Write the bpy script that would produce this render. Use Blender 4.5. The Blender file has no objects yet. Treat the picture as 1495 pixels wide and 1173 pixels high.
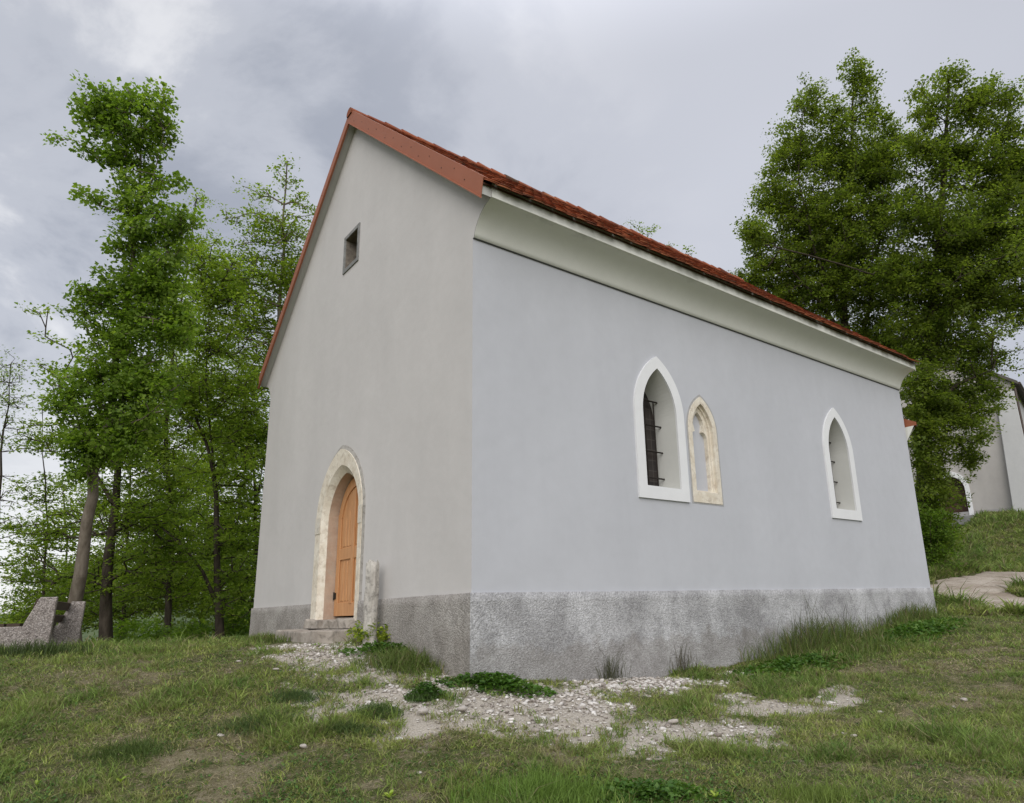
import bpy, bmesh, math, random
import numpy as np
from mathutils import Vector, Matrix
from mathutils.geometry import tessellate_polygon

rng = np.random.default_rng(7)
random.seed(7)
scn = bpy.context.scene
COL = scn.collection

# ------------------------------------------------------------------ camera
F, YAW, PIT, ROL = 1009.25687, -0.882248967, 0.257746487, -0.0310074682
CAM = np.array([6.62994740, -4.09057542, -0.205757431])
PX, PY = 74.9396356, 37.6054387
IW, IH = 1495.0, 1173.0
_cy, _sy = math.cos(YAW), math.sin(YAW)
FW = np.array([_sy*math.cos(PIT), _cy*math.cos(PIT), math.sin(PIT)])
_rt = np.array([_cy, -_sy, 0.0]); _up = np.cross(_rt, FW)
RT = _rt*math.cos(ROL) + _up*math.sin(ROL); UP = np.cross(RT, FW)

def at(x, y, d):
    """world point seen at photo pixel (x, y), at depth d metres"""
    return CAM + d*(FW + RT*(x-IW/2-PX)/F - UP*(y-IH/2-PY)/F)

cam_d = bpy.data.cameras.new('camera'); cam = bpy.data.objects.new('camera', cam_d); COL.objects.link(cam)
M = Matrix(((RT[0], UP[0], -FW[0], CAM[0]), (RT[1], UP[1], -FW[1], CAM[1]), (RT[2], UP[2], -FW[2], CAM[2]), (0, 0, 0, 1)))
cam.matrix_world = M
cam_d.sensor_fit = 'HORIZONTAL'; cam_d.sensor_width = 36.0; cam_d.lens = F/IW*36.0
cam_d.shift_x = -PX/IW; cam_d.shift_y = PY/IW
cam_d.clip_start = 0.05; cam_d.clip_end = 3000
scn.camera = cam

# ------------------------------------------------------------------ object helpers
def tag(o, label=None, cat=None, group=None, kind=None):
    if label: o['label'] = label
    if cat: o['category'] = cat
    if group: o['group'] = group
    if kind: o['kind'] = kind
    return o

def empty(name, loc=(0, 0, 0), label=None, cat=None, group=None, rz=0.0):
    o = bpy.data.objects.new(name, None); COL.objects.link(o)
    o.location = loc; o.rotation_euler = (0, 0, rz); o.empty_display_size = 0.2
    return tag(o, label, cat, group)

def link_mesh(name, me, mat, parent=None):
    o = bpy.data.objects.new(name, me); COL.objects.link(o)
    if mat is not None:
        for m in (mat if isinstance(mat, (list, tuple)) else [mat]): me.materials.append(m)
    if parent is not None:
        o.parent = parent
    return o

def npmesh(name, V, faces, mat, parent=None, smooth=False, attrs=None, local_to=None):
    """V (n,3); faces: list of int arrays (k,m) of equal size m"""
    V = np.asarray(V, np.float32)
    if local_to is not None: V = V - np.asarray(local_to, np.float32)
    me = bpy.data.meshes.new(name)
    me.vertices.add(len(V)); me.vertices.foreach_set('co', V.ravel())
    li, ls, lt = [], [], []; s = 0
    for f in faces:
        f = np.asarray(f, np.int32)
        if len(f) == 0: continue
        k, m = f.shape
        li.append(f.ravel()); ls.append(s+np.arange(k)*m); lt.append(np.full(k, m)); s += k*m
    li = np.concatenate(li); ls = np.concatenate(ls); lt = np.concatenate(lt)
    me.loops.add(len(li)); me.loops.foreach_set('vertex_index', li.astype(np.int32))
    me.polygons.add(len(ls)); me.polygons.foreach_set('loop_start', ls.astype(np.int32))
    try: me.polygons.foreach_set('loop_total', lt.astype(np.int32))
    except Exception: pass
    if smooth: me.polygons.foreach_set('use_smooth', np.ones(len(ls), bool))
    me.update(calc_edges=True)
    for an, av in (attrs or {}).items():
        av = np.asarray(av, np.float32)
        if av.ndim == 1:
            a = me.attributes.new(an, 'FLOAT', 'POINT'); a.data.foreach_set('value', av)
        else:
            a = me.attributes.new(an, 'FLOAT_COLOR', 'POINT')
            a.data.foreach_set('color', np.c_[av, np.ones(len(av))].astype(np.float32).ravel())
    me.validate()
    return link_mesh(name, me, mat, parent)

class MB:
    """collects verts and faces of one part"""
    def __init__(s): s.v = []; s.f = []
    def add(s, V, Fc):
        o = len(s.v); s.v += [tuple(float(c) for c in p) for p in V]; s.f += [[o+i for i in f] for f in Fc]
        return s
    def box(s, lo, hi):
        x0, y0, z0 = lo; x1, y1, z1 = hi
        return s.add([(x0,y0,z0),(x1,y0,z0),(x1,y1,z0),(x0,y1,z0),(x0,y0,z1),(x1,y0,z1),(x1,y1,z1),(x0,y1,z1)],
                     [(0,3,2,1),(4,5,6,7),(0,1,5,4),(1,2,6,5),(2,3,7,6),(3,0,4,7)])
    def hexa(s, P):  # 8 points, bottom ring then top ring
        return s.add(P, [(0,3,2,1),(4,5,6,7),(0,1,5,4),(1,2,6,5),(2,3,7,6),(3,0,4,7)])
    def prism(s, poly, fn, t0, t1):
        """poly list of 2d points; fn(p, t) -> 3d point"""
        n = len(poly); V = [fn(p, t0) for p in poly]+[fn(p, t1) for p in poly]
        fs = [[i, (i+1) % n, n+(i+1) % n, n+i] for i in range(n)]
        tri = tessellate_polygon([[Vector((p[0], p[1], 0)) for p in poly]])
        fs += [list(t) for t in tri]+[[n+i for i in reversed(t)] for t in tri]
        return s.add(V, fs)
    def tube(s, pts, r, n=6):
        pts = [np.array(p, float) for p in pts]; rs = r if hasattr(r, '__len__') else [r]*len(pts)
        V = []; Fc = []
        for i, p in enumerate(pts):
            t = pts[min(i+1, len(pts)-1)]-pts[max(i-1, 0)]; t /= np.linalg.norm(t)+1e-9
            a = np.cross(t, (0, 0, 1) if abs(t[2]) < .9 else (1, 0, 0)); a /= np.linalg.norm(a); b = np.cross(t, a)
            V += [p+rs[i]*(a*math.cos(2*math.pi*k/n)+b*math.sin(2*math.pi*k/n)) for k in range(n)]
        for i in range(len(pts)-1):
            Fc += [(i*n+k, i*n+(k+1) % n, (i+1)*n+(k+1) % n, (i+1)*n+k) for k in range(n)]
        Fc += [tuple(range(n-1, -1, -1)), tuple((len(pts)-1)*n+k for k in range(n))]
        return s.add(V, Fc)
    def build(s, name, mat, parent=None, smooth=False, bevel=0.0, fix=True, origin=None):
        me = bpy.data.meshes.new(name)
        V = s.v if origin is None else [tuple(np.array(p)-np.array(origin)) for p in s.v]
        me.from_pydata(V, [], s.f); me.update()
        bm = bmesh.new(); bm.from_mesh(me)
        bmesh.ops.remove_doubles(bm, verts=bm.verts, dist=1e-5)
        if fix: bmesh.ops.recalc_face_normals(bm, faces=bm.faces)
        if bevel > 0:
            es = [e for e in bm.edges if len(e.link_faces) == 2 and e.calc_face_angle(0) > 0.5]
            bmesh.ops.bevel(bm, geom=es, offset=bevel, segments=2, affect='EDGES', profile=.5, clamp_overlap=True)
        bm.to_mesh(me); bm.free()
        if smooth:
            me.polygons.foreach_set('use_smooth', [True]*len(me.polygons))
        o = link_mesh(name, me, mat, parent)
        if origin is not None: o.location = origin
        return o

def copy_tree(o, parent=None):
    c = o.copy(); COL.objects.link(c)
    if parent is not None: c.parent = parent
    for ch in [q for q in bpy.data.objects if q.parent == o]: copy_tree(ch, c)
    return c

# ------------------------------------------------------------------ material helpers
def srgb(r, g, b):
    f = lambda c: (c/255/12.92 if c/255 <= .04045 else ((c/255+.055)/1.055)**2.4)
    return (f(r), f(g), f(b), 1)

class MT:
    def __init__(s, name, rough=.8, spec=.3):
        s.m = bpy.data.materials.new(name); s.m.use_nodes = True
        s.n = s.m.node_tree.nodes; s.l = s.m.node_tree.links
        s.b = s.n['Principled BSDF']; s.b.inputs['Roughness'].default_value = rough
        s.b.inputs['Specular IOR Level'].default_value = spec
    def node(s, t, **kw):
        q = s.n.new(t)
        for k, v in kw.items(): setattr(q, k, v)
        return q
    def co(s): 
        if not hasattr(s, '_co'): s._co = s.node('ShaderNodeNewGeometry').outputs['Position']
        return s._co
    def sv(s, sock, v):
        if hasattr(v, 'is_linked'): s.l.new(v, sock)
        else: sock.default_value = v
    def noise(s, scale, detail=4, rough=.55, vec=None, stretch=None, dist=0):
        n = s.node('ShaderNodeTexNoise'); n.inputs['Scale'].default_value = scale
        n.inputs['Detail'].default_value = detail; n.inputs['Roughness'].default_value = rough
        n.inputs['Distortion'].default_value = dist
        v = vec if vec is not None else s.co()
        if stretch:
            mp = s.node('ShaderNodeMapping'); mp.inputs['Scale'].default_value = stretch; s.l.new(v, mp.inputs['Vector']); v = mp.outputs[0]
        s.l.new(v, n.inputs['Vector']); return n.outputs['Fac']
    def ramp(s, f, stops, interp='LINEAR'):
        r = s.node('ShaderNodeValToRGB'); cr = r.color_ramp; cr.interpolation = interp
        while len(cr.elements) < len(stops): cr.elements.new(.5)
        for e, (p, c) in zip(cr.elements, stops):
            e.position = p; e.color = c if hasattr(c, '__len__') else (c, c, c, 1)
        s.l.new(f, r.inputs[0]); return r.outputs[0]
    def mix(s, f, a, b, mode='MIX'):
        m = s.node('ShaderNodeMix', data_type='RGBA', blend_type=mode)
        s.sv(m.inputs[0], f); s.sv(m.inputs[6], a); s.sv(m.inputs[7], b); return m.outputs[2]
    def math(s, op, a, b=0.0, clamp=False):
        m = s.node('ShaderNodeMath', operation=op, use_clamp=clamp); s.sv(m.inputs[0], a); s.sv(m.inputs[1], b); return m.outputs[0]
    def attr(s, name, out='Fac'):
        return s.node('ShaderNodeAttribute', attribute_name=name).outputs[out]
    def color(s, c): s.sv(s.b.inputs['Base Color'], c); return s
    def bump(s, h, strength=.3, dist=.01, prev=None):
        b = s.node('ShaderNodeBump'); b.inputs['Strength'].default_value = strength; b.inputs['Distance'].default_value = dist
        s.l.new(h, b.inputs['Height'])
        if prev is not None: s.l.new(prev, b.inputs['Normal'])
        s.l.new(b.outputs[0], s.b.inputs['Normal']); return b.outputs[0]

def plaster(name, base, var=.06, tint=None):
    t = MT(name, .92, .15)
    b = np.array(base)
    lo = tuple(b*(1-var))+(1,); hi = tuple(b*(1+var))+(1,)
    c = t.ramp(t.noise(.9, 6, .6, stretch=(1, 1, .45)), [(.3, lo), (.7, hi)])
    c2 = t.ramp(t.noise(6, 5, .6), [(.35, .985), (.65, 1.01)])
    c = t.mix(1.0, c, c2, 'MULTIPLY')
    # faint rain streaks and darker spots of their own
    st = t.ramp(t.noise(3.0, 5, .65, stretch=(1.6, 1.6, .12)), [(.56, 1.0), (.78, .985)])
    c = t.mix(1.0, c, st, 'MULTIPLY')
    if tint: c = tint(t, c)
    t.color(c)
    p = t.bump(t.noise(130, 3, .6), .22, .006)
    t.bump(t.noise(1.6, 3, .5), .25, .05, p)
    return t.m

m_front = plaster('plaster_warm_lit', (.545, .524, .507), .05)  # warm cast of the light on the front put into its colour
m_side = plaster('plaster_sky_lit', (.482, .491, .52), .04)  # bluish cast of the skylight put into the wall colour
m_white = plaster('plaster_white', (.72, .725, .73), .03)

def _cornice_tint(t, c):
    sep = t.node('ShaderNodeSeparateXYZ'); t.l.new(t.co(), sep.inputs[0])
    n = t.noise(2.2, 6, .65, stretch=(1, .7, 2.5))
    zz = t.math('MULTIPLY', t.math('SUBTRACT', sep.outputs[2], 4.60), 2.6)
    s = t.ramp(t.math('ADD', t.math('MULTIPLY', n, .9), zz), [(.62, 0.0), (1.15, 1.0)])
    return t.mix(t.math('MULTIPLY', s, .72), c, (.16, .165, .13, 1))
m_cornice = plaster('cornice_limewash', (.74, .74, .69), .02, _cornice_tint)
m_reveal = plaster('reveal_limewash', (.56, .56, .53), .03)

def roughcast(name, a, b, dark, wz):
    t = MT(name, .95, .1)
    n1 = t.noise(1.15, 8, .66); n2 = t.noise(2.9, 8, .7, stretch=(1, 1, .9)); n3 = t.noise(38, 4, .65)
    c = t.mix(t.ramp(n1, [(.34, 0.), (.62, 1.)]), a+(1,), b+(1,))
    d = t.ramp(n2, [(.47, 0.), (.68, 1.)])
    c = t.mix(t.math('MULTIPLY', d, .58), c, dark+(1,))
    v = t.node('ShaderNodeTexVoronoi'); v.inputs['Scale'].default_value = 55; t.l.new(t.co(), v.inputs['Vector'])
    c = t.mix(1.0, c, t.ramp(n3, [(.3, .66), (.7, 1.28)]), 'MULTIPLY')
    # damp foot
    sep = t.node('ShaderNodeSeparateXYZ'); t.l.new(t.co(), sep.inputs[0])
    w = t.ramp(t.math('ADD', t.math('MULTIPLY', sep.outputs[2], -1.0), t.math('MULTIPLY', t.noise(3.5, 5, .6), .7)), [(wz-.12, 0.), (wz+.45, 1.)])
    c = t.mix(t.math('MULTIPLY', w, .38), c, (.20, .175, .145, 1))
    t.color(c)
    p = t.bump(v.outputs['Distance'], .7, .012)
    t.bump(t.noise(45, 5, .7), .8, .02, p)
    return t.m
m_plinth_s = roughcast('roughcast_grey', (.34, .335, .337), (.55, .548, .555), (.19, .185, .187), 1.02)
m_plinth_f = roughcast('roughcast_beige', (.31, .285, .26), (.42, .395, .365), (.19, .175, .16), .72)

def stone(name, a, b, dark, sc=6, bumpy=.5):
    t = MT(name, .9, .15)
    c = t.mix(t.ramp(t.noise(sc, 6, .62), [(.35, 0.), (.65, 1.)]), a+(1,), b+(1,))
    d = t.ramp(t.noise(sc*1.7, 7, .7, dist=.4), [(.50, 0.), (.68, 1.)])
    c = t.mix(t.math('MULTIPLY', d, .75), c, dark+(1,))
    t.color(c)
    t.bump(t.noise(60, 5, .65), bumpy, .012)
    return t.m
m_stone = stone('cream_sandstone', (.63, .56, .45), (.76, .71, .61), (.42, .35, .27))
m_stone_edge = stone('grey_mortar', (.33, .31, .28), (.42, .40, .37), (.16, .15, .13), 9, .9)
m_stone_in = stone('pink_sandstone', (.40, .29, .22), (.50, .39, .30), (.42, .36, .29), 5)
m_step = stone('weathered_step_stone', (.30, .26, .22), (.42, .38, .33), (.11, .10, .085), 4, .9)
m_post = stone('lichened_post_stone', (.40, .37, .33), (.58, .55, .50), (.10, .095, .085), 7, 1.0)
m_slit = stone('grey_window_stone', (.20, .20, .195), (.28, .28, .27), (.12, .12, .11), 9)

def wood(name, a, b, axis=(18, 18, 1.2), rough=.5):
    t = MT(name, rough, .35)
    tc = t.node('ShaderNodeTexCoord').outputs['Object']
    n = t.noise(2.2, 6, .6, vec=tc, stretch=axis, dist=.6)
    c = t.mix(t.ramp(n, [(.3, 0.), (.7, 1.)]), a+(1,), b+(1,))
    k = t.ramp(t.noise(3, 2, .5, vec=tc), [(.72, 0.), (.8, 1.)])
    c = t.mix(t.math('MULTIPLY', k, .5), c, (.13, .05, .02, 1))
    t.color(c); t.bump(n, .15, .004); return t.m
m_door = wood('varnished_pine', (.44, .205, .085), (.60, .32, .145))
m_board = wood('dark_bench_wood', (.035, .022, .015), (.07, .045, .03), (3, 18, 18), .65)
m_oak = wood('dark_church_wood', (.05, .025, .015), (.08, .04, .025))

def plain(name, c, rough=.6, metal=0, spec=.4, nz=.12, sc=14):
    t = MT(name, rough, spec); t.b.inputs['Metallic'].default_value = metal
    c = np.array(c); t.color(t.ramp(t.noise(sc, 5, .6), [(.3, tuple(c*(1-nz))+(1,)), (.7, tuple(c*(1+nz))+(1,))])); return t.m
m_flash = plain('red_sheet_metal', (.30, .10, .048), .6, 0, .4, .05, 3)
m_iron = plain('dark_iron', (.03, .024, .02), .55, .5)
m_brownpipe = plain('brown_downpipe', (.06, .04, .03), .5)
m_soffit = plaster('soffit_plaster', (.47, .47, .445), .04)
m_dark = plain('dark_interior', (.012, .010, .009), .9)
m_slate = plain('dark_roof_slate', (.10, .09, .08), .8)

def glass_mat():
    t = MT('leaded_window_glass', .28, .5)
    tc = t.co()
    br = t.node('ShaderNodeTexBrick'); br.offset = .0; br.inputs['Scale'].default_value = 1
    br.inputs['Brick Width'].default_value = .11; br.inputs['Row Height'].default_value = .16; br.inputs['Mortar Size'].default_value = .006
    br.inputs['Color1'].default_value = (.032, .024, .021, 1); br.inputs['Color2'].default_value = (.022, .018, .018, 1); br.inputs['Mortar'].default_value = (.075, .065, .06, 1)
    mp = t.node('ShaderNodeCombineXYZ'); sep = t.node('ShaderNodeSeparateXYZ'); t.l.new(tc, sep.inputs[0])
    t.l.new(sep.outputs[1], mp.inputs[0]); t.l.new(sep.outputs[2], mp.inputs[1]); t.l.new(mp.outputs[0], br.inputs['Vector'])
    t.color(br.outputs['Color']); return t.m
m_glass = glass_mat()

def tile_mat():
    t = MT('clay_tile', .85, .2)
    r = t.node('ShaderNodeNewGeometry').outputs['Random Per Island']
    c = t.ramp(r, [(0, (.15, .05, .03, 1)), (.25, (.26, .078, .038, 1)), (.5, (.32, .095, .042, 1)), (.75, (.22, .064, .034, 1)), (.92, (.38, .14, .065, 1)), (1, (.07, .045, .032, 1))])
    ms = t.ramp(t.noise(2.4, 6, .68), [(.5, 0.), (.7, 1.)])
    c = t.mix(t.math('MULTIPLY', ms, .65), c, (.06, .042, .026, 1))
    sp = t.ramp(t.noise(22, 4, .6), [(.6, 0.), (.7, 1.)])
    c = t.mix(t.math('MULTIPLY', sp, .3), c, (.25, .22, .14, 1))
    t.color(c); t.bump(t.noise(40, 4, .6), .5, .01); return t.m
m_tile = tile_mat()

def concrete_agg():
    t = MT('exposed_aggregate_concrete', .9, .2)
    v = t.node('ShaderNodeTexVoronoi'); v.inputs['Scale'].default_value = 62; t.l.new(t.co(), v.inputs['Vector'])
    c = t.ramp(v.outputs['Color'], [(0, (.12, .10, .09, 1)), (.35, (.33, .29, .265, 1)), (.7, (.43, .385, .36, 1)), (1, (.56, .52, .49, 1))])
    e = t.ramp(v.outputs['Distance'], [(.25, 1.0), (.6, .55)])
    t.color(t.mix(1.0, c, e, 'MULTIPLY')); t.bump(v.outputs['Distance'], -.8, .012); return t.m
m_agg = concrete_agg()

def leaf_mat(name, stops, trans=.35, rough=.55):
    t = MT(name, rough, .3)
    r = t.node('ShaderNodeNewGeometry').outputs['Random Per Island']
    c = t.ramp(r, stops)
    # lighter and darker clumps by broad noise
    c = t.mix(1.0, c, t.ramp(t.noise(1.1, 4, .6), [(.32, (.62, .68, .6, 1)), (.68, (1.3, 1.25, 1.2, 1))]), 'MULTIPLY')
    t.color(c)
    tr = t.node('ShaderNodeBsdfTranslucent'); t.l.new(t.mix(1.0, c, (1.25, 1.3, .6, 1), 'MULTIPLY'), tr.inputs[0])
    mx = t.node('ShaderNodeMixShader'); mx.inputs[0].default_value = trans
    t.l.new(t.b.outputs[0], mx.inputs[1]); t.l.new(tr.outputs[0], mx.inputs[2])
    t.l.new(mx.outputs[0], t.n['Material Output'].inputs[0]); return t.m
def L3(a, b, c): return [(0, a+(1,)), (.5, b+(1,)), (1, c+(1,))]
m_lf_maple = leaf_mat('maple_leaf', L3((.12, .205, .025), (.18, .285, .04), (.26, .36, .075)), .56)
m_lf_beech = leaf_mat('beech_leaf', L3((.125, .20, .026), (.185, .27, .04), (.265, .335, .075)), .62)
m_lf_linden = leaf_mat('linden_leaf', L3((.10, .15, .026), (.155, .215, .038), (.235, .295, .062)), .6)
m_lf_shrub = leaf_mat('shrub_leaf', L3((.085, .16, .02), (.13, .22, .03), (.19, .28, .05)), .55)
m_lf_euph = leaf_mat('yellow_green_leaf', L3((.20, .28, .03), (.32, .38, .04), (.08, .16, .02)))
m_lf_weed = leaf_mat('weed_leaf', L3((.05, .12, .02), (.08, .17, .026), (.115, .20, .04)))
m_lf_bright = leaf_mat('bright_weed_leaf', L3((.20, .32, .035), (.26, .38, .05), (.32, .40, .07)))

def bark(name, a, b):
    t = MT(name, .95, .1)
    n = t.noise(9, 6, .65, stretch=(1, 1, .25))
    c = t.mix(t.ramp(n, [(.35, 0.), (.65, 1.)]), a+(1,), b+(1,))
    g = t.ramp(t.noise(3, 5, .6), [(.55, 0.), (.75, 1.)])
    t.color(t.mix(t.math('MULTIPLY', g, .4), c, (.07, .075, .035, 1))); t.bump(n, .7, .03); return t.m
m_bark_grey = bark('grey_brown_bark', (.11, .09, .07), (.21, .18, .145))
m_bark_dark = bark('dark_bark', (.035, .028, .022), (.085, .07, .055))

def grass_mat(name, trans=.3):
    t = MT(name, .6, .25)
    c = t.attr('tint', 'Color'); t.color(c)
    tr = t.node('ShaderNodeBsdfTranslucent'); t.l.new(c, tr.inputs[0])
    mx = t.node('ShaderNodeMixShader'); mx.inputs[0].default_value = trans
    t.l.new(t.b.outputs[0], mx.inputs[1]); t.l.new(tr.outputs[0], mx.inputs[2])
    t.l.new(mx.outputs[0], t.n['Material Output'].inputs[0]); return t.m
m_grass = grass_mat('grass_blade')

def limestone():
    t = MT('pale_limestone', .9, .15)
    r = t.node('ShaderNodeNewGeometry').outputs['Random Per Island']
    c = t.ramp(r, [(0, (.20, .17, .145, 1)), (.25, (.38, .34, .30, 1)), (.6, (.54, .505, .46, 1)), (1, (.70, .67, .63, 1))])
    c = t.mix(1.0, c, t.ramp(t.noise(50, 5, .6), [(.3, .75), (.7, 1.12)]), 'MULTIPLY')
    t.color(c); t.bump(t.noise(70, 4, .6), .5, .008); return t.m
m_lime = limestone()

# ------------------------------------------------------------------ the ground
CP = [(0,0,-.90),(0,2,-1.03),(0,3.36,-1.06),(0,4.48,-1.03),(0,7,-.86),(0,9.5,-.64),(0,11,-.55),(.8,5.5,-1.04),(.8,9.5,-.68),
      (-.6,0,-.81),(-1.4,0,-.65),(-2.5,0,-.55),(-4,0,-.52),(-5.9,0,-.52),(-8.05,0,-.56),(-4,5,-.6),(-4,9,-.5)]
for x, y, d in [(0,1173,4.75),(374,1173,4.65),(747,1173,4.6),(1121,1173,4.6),(1495,1173,4.6),
                (0,952,10),(180,953,12),(300,950,13.0),(1430,896,16),(1495,898,15.5),(1440,840,24),(1495,831,25),
                (1380,833,23),(1420,757,36),(1495,760,36),(1300,760,37),(1495,800,29.5),(1440,803,29.5),(1400,806,29.5),(1560,800,29.5),(1640,768,36),(1640,830,24)]:
    CP.append(tuple(at(x, y, d)))
CP += [(6.6,-4.1,-1.85),(-15,5,-1.8),(-13,-6,-1.0),(-20,0,-3.2),(-26,8,-6),(-18,12,-4.0),(-12.5,6,-1.4),(-12,12,-2.0),(-30,-10,-8),
       (-9,13,-.9),(-4,16,.0),(-14,20,-2.5),(-24,22,-6.5),(10,-9,-2.3),(0,-9,-1.9),(12,2,-2.0),(13,10,-1.0),(14,22,.9),(-38,10,-11),(-10,34,1.5),(-25,40,-3)]
CP = np.array(CP)
def _U(r2): return np.where(r2 > 1e-9, r2*np.log(np.maximum(r2, 1e-9)), 0)
def _tps(P):
    n = len(P); D = ((P[:, None, :2]-P[None, :, :2])**2).sum(-1)
    A = np.zeros((n+3, n+3)); A[:n, :n] = _U(D)+np.eye(n)*.4; A[:n, n] = 1; A[:n, n+1:] = P[:, :2]; A[n, :n] = 1; A[n+1:, :n] = P[:, :2].T
    return np.linalg.solve(A, np.r_[P[:, 2], 0, 0, 0])
TW = _tps(CP)
def smooth(a, b, x):
    t = np.clip((x-a)/(b-a), 0, 1); return t*t*(3-2*t)
def vnoise(x, y, seed=0):
    xi = np.floor(x).astype(np.int64); yi = np.floor(y).astype(np.int64); fx = x-xi; fy = y-yi
    def h(a, b):
        v = (a*374761393+b*668265263+seed*1442695041) & 0x7fffffff
        v = ((v ^ (v >> 13))*1274126177) & 0x7fffffff
        return ((v ^ (v >> 16)) & 0xffff)/65535.0
    fx = fx*fx*(3-2*fx); fy = fy*fy*(3-2*fy)
    return (h(xi, yi)*(1-fx)+h(xi+1, yi)*fx)*(1-fy)+(h(xi, yi+1)*(1-fx)+h(xi+1, yi+1)*fx)*fy
def fbm(x, y, f, seed=0, o=4):
    s = 0; a = .5
    for k in range(o):
        s = s+a*vnoise(x*f, y*f, seed+k*17); f *= 2.03; a *= .5
    return s/(1-.5**o)
def gz(x, y):
    x = np.atleast_1d(np.asarray(x, float)); y = np.atleast_1d(np.asarray(y, float))
    out = np.zeros(x.shape)
    n = len(CP)
    for s in range(0, x.size, 20000):
        xs = x.ravel()[s:s+20000]; ys = y.ravel()[s:s+20000]
        D = (xs[:, None]-CP[None, :, 0])**2+(ys[:, None]-CP[None, :, 1])**2
        out.ravel()[s:s+20000] = _U(D)@TW[:n]+TW[n]+TW[n+1]*xs+TW[n+2]*ys
    out = np.clip(out, -14, 4.4)
    r = np.hypot(x+2, y-4); w = smooth(42, 110, r)
    far = -22+6*(fbm(x, y, .02, 5)-.5)
    out = out*(1-w)+far*w
    return out+(fbm(x, y, 2.2, 3)-.5)*.07*(1-w)
def gz1(x, y): return float(gz(x, y)[0])
def ground_at(px, py):
    """ground point seen at a photo pixel"""
    t = np.arange(3.0, 60, .04); o = at(px, py, 0); dv = at(px, py, 1)-o
    P = o[None]+t[:, None]*dv[None]
    h = P[:, 2]-gz(P[:, 0], P[:, 1]); i = np.argmax(h < 0)
    if h[i] >= 0: i = len(t)-1
    p = P[i]; return np.array([p[0], p[1], gz1(p[0], p[1])])

class Blob:
    def __init__(s, x0, x1, y0, y1, w=1.0):
        xm, ym = (x0+x1)/2, (y0+y1)/2
        a = (ground_at(x1, ym)-ground_at(x0, ym))[:2]/2; b = (ground_at(xm, y0)-ground_at(xm, y1))[:2]/2
        s.c = ground_at(xm, ym)[:2]; s.inv = np.linalg.inv(np.array([a, b]).T); s.w = w
        s.a, s.b = a, b
    def val(s, x, y):
        d = np.stack([x-s.c[0], y-s.c[1]]); q = np.tensordot(s.inv, d, 1)
        return s.w*np.clip(1.48-np.sqrt((q**2).sum(0)), 0, 1)
GRAVEL = [Blob(*b) for b in [(400,480,1003,1035),(410,520,1035,1060),(470,620,1010,1060),(560,760,1030,1082),(640,860,985,1045),(720,900,1010,1080),
          (850,1060,1045,1095),(980,1170,1055,1100),(1020,1200,1020,1050),(780,1060,985,1015),(1180,1270,1000,1030),(640,700,970,1000),(500,620,930,975),(360,520,936,962),(1020,1100,975,992)]]
DRY = [Blob(*b) for b in [(140,300,960,985),(160,260,1040,1075),(250,330,1045,1085),(80,230,1000,1030),(1150,1500,960,1000),(1290,1500,1000,1060),(1200,1330,1010,1060),
          (560,800,1085,1130),(850,1100,1100,1150),(300,460,1090,1150),(1230,1495,1090,1140),(0,120,975,1000),(130,280,1100,1160),(1380,1495,920,960)]]
# gravel patch must also keep to its own side of the walls: harmless underneath
def warp(x, y, a, k):
    return x+(fbm(x, y, 1.1, k, 3)-.5)*2*a+(fbm(x, y, 5.5, k+7, 3)-.5)*.55, y+(fbm(x, y, 1.1, k+40, 3)-.5)*2*a+(fbm(x, y, 5.5, k+47, 3)-.5)*.55
def g_mask(x, y):
    v = np.zeros(np.shape(x)); xw, yw = warp(x, y, .55, 11)
    for b in GRAVEL: v = np.maximum(v, b.val(xw, yw))
    return np.clip(v*(.45+1.1*fbm(x, y, 2.6, 63)), 0, 1)
def d_mask(x, y):
    v = np.zeros(np.shape(x)); xw, yw = warp(x, y, 1.1, 12)
    for b in DRY: v = np.maximum(v, b.val(xw, yw))
    return np.clip(.92*v*(.1+1.3*smooth(.3, .7, fbm(x, y, 1.9, 64)))+.45*smooth(.55, .8, fbm(x, y, .9, 65)), 0, 1)

def axis(lo, hi, step, far):
    a = list(np.arange(lo, hi+step/2, step)); s = step; p = a[-1]
    while p < far: s *= 1.03 if p < 46 else 1.25; p += s; a.append(p)
    s = step; p = a[0]; pre = []
    while p > -far: s *= 1.06 if p > -35 else 1.25; p -= s; pre.append(p)
    return np.array(pre[::-1]+a)
gx = axis(-10.5, 7.2, .07, 900); gy = axis(-6, 12.5, .07, 900)
GX, GY = np.meshgrid(gx, gy, indexing='ij'); GZ = gz(GX, GY)
nx, ny = GX.shape
idx = np.arange(nx*ny).reshape(nx, ny)
quads = np.stack([idx[:-1, :-1], idx[1:, :-1], idx[1:, 1:], idx[:-1, 1:]], -1).reshape(-1, 4)
GM = g_mask(GX, GY); DM = d_mask(GX, GY)
GZ = GZ-.02*np.clip(GM*1.5, 0, 1)

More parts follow.
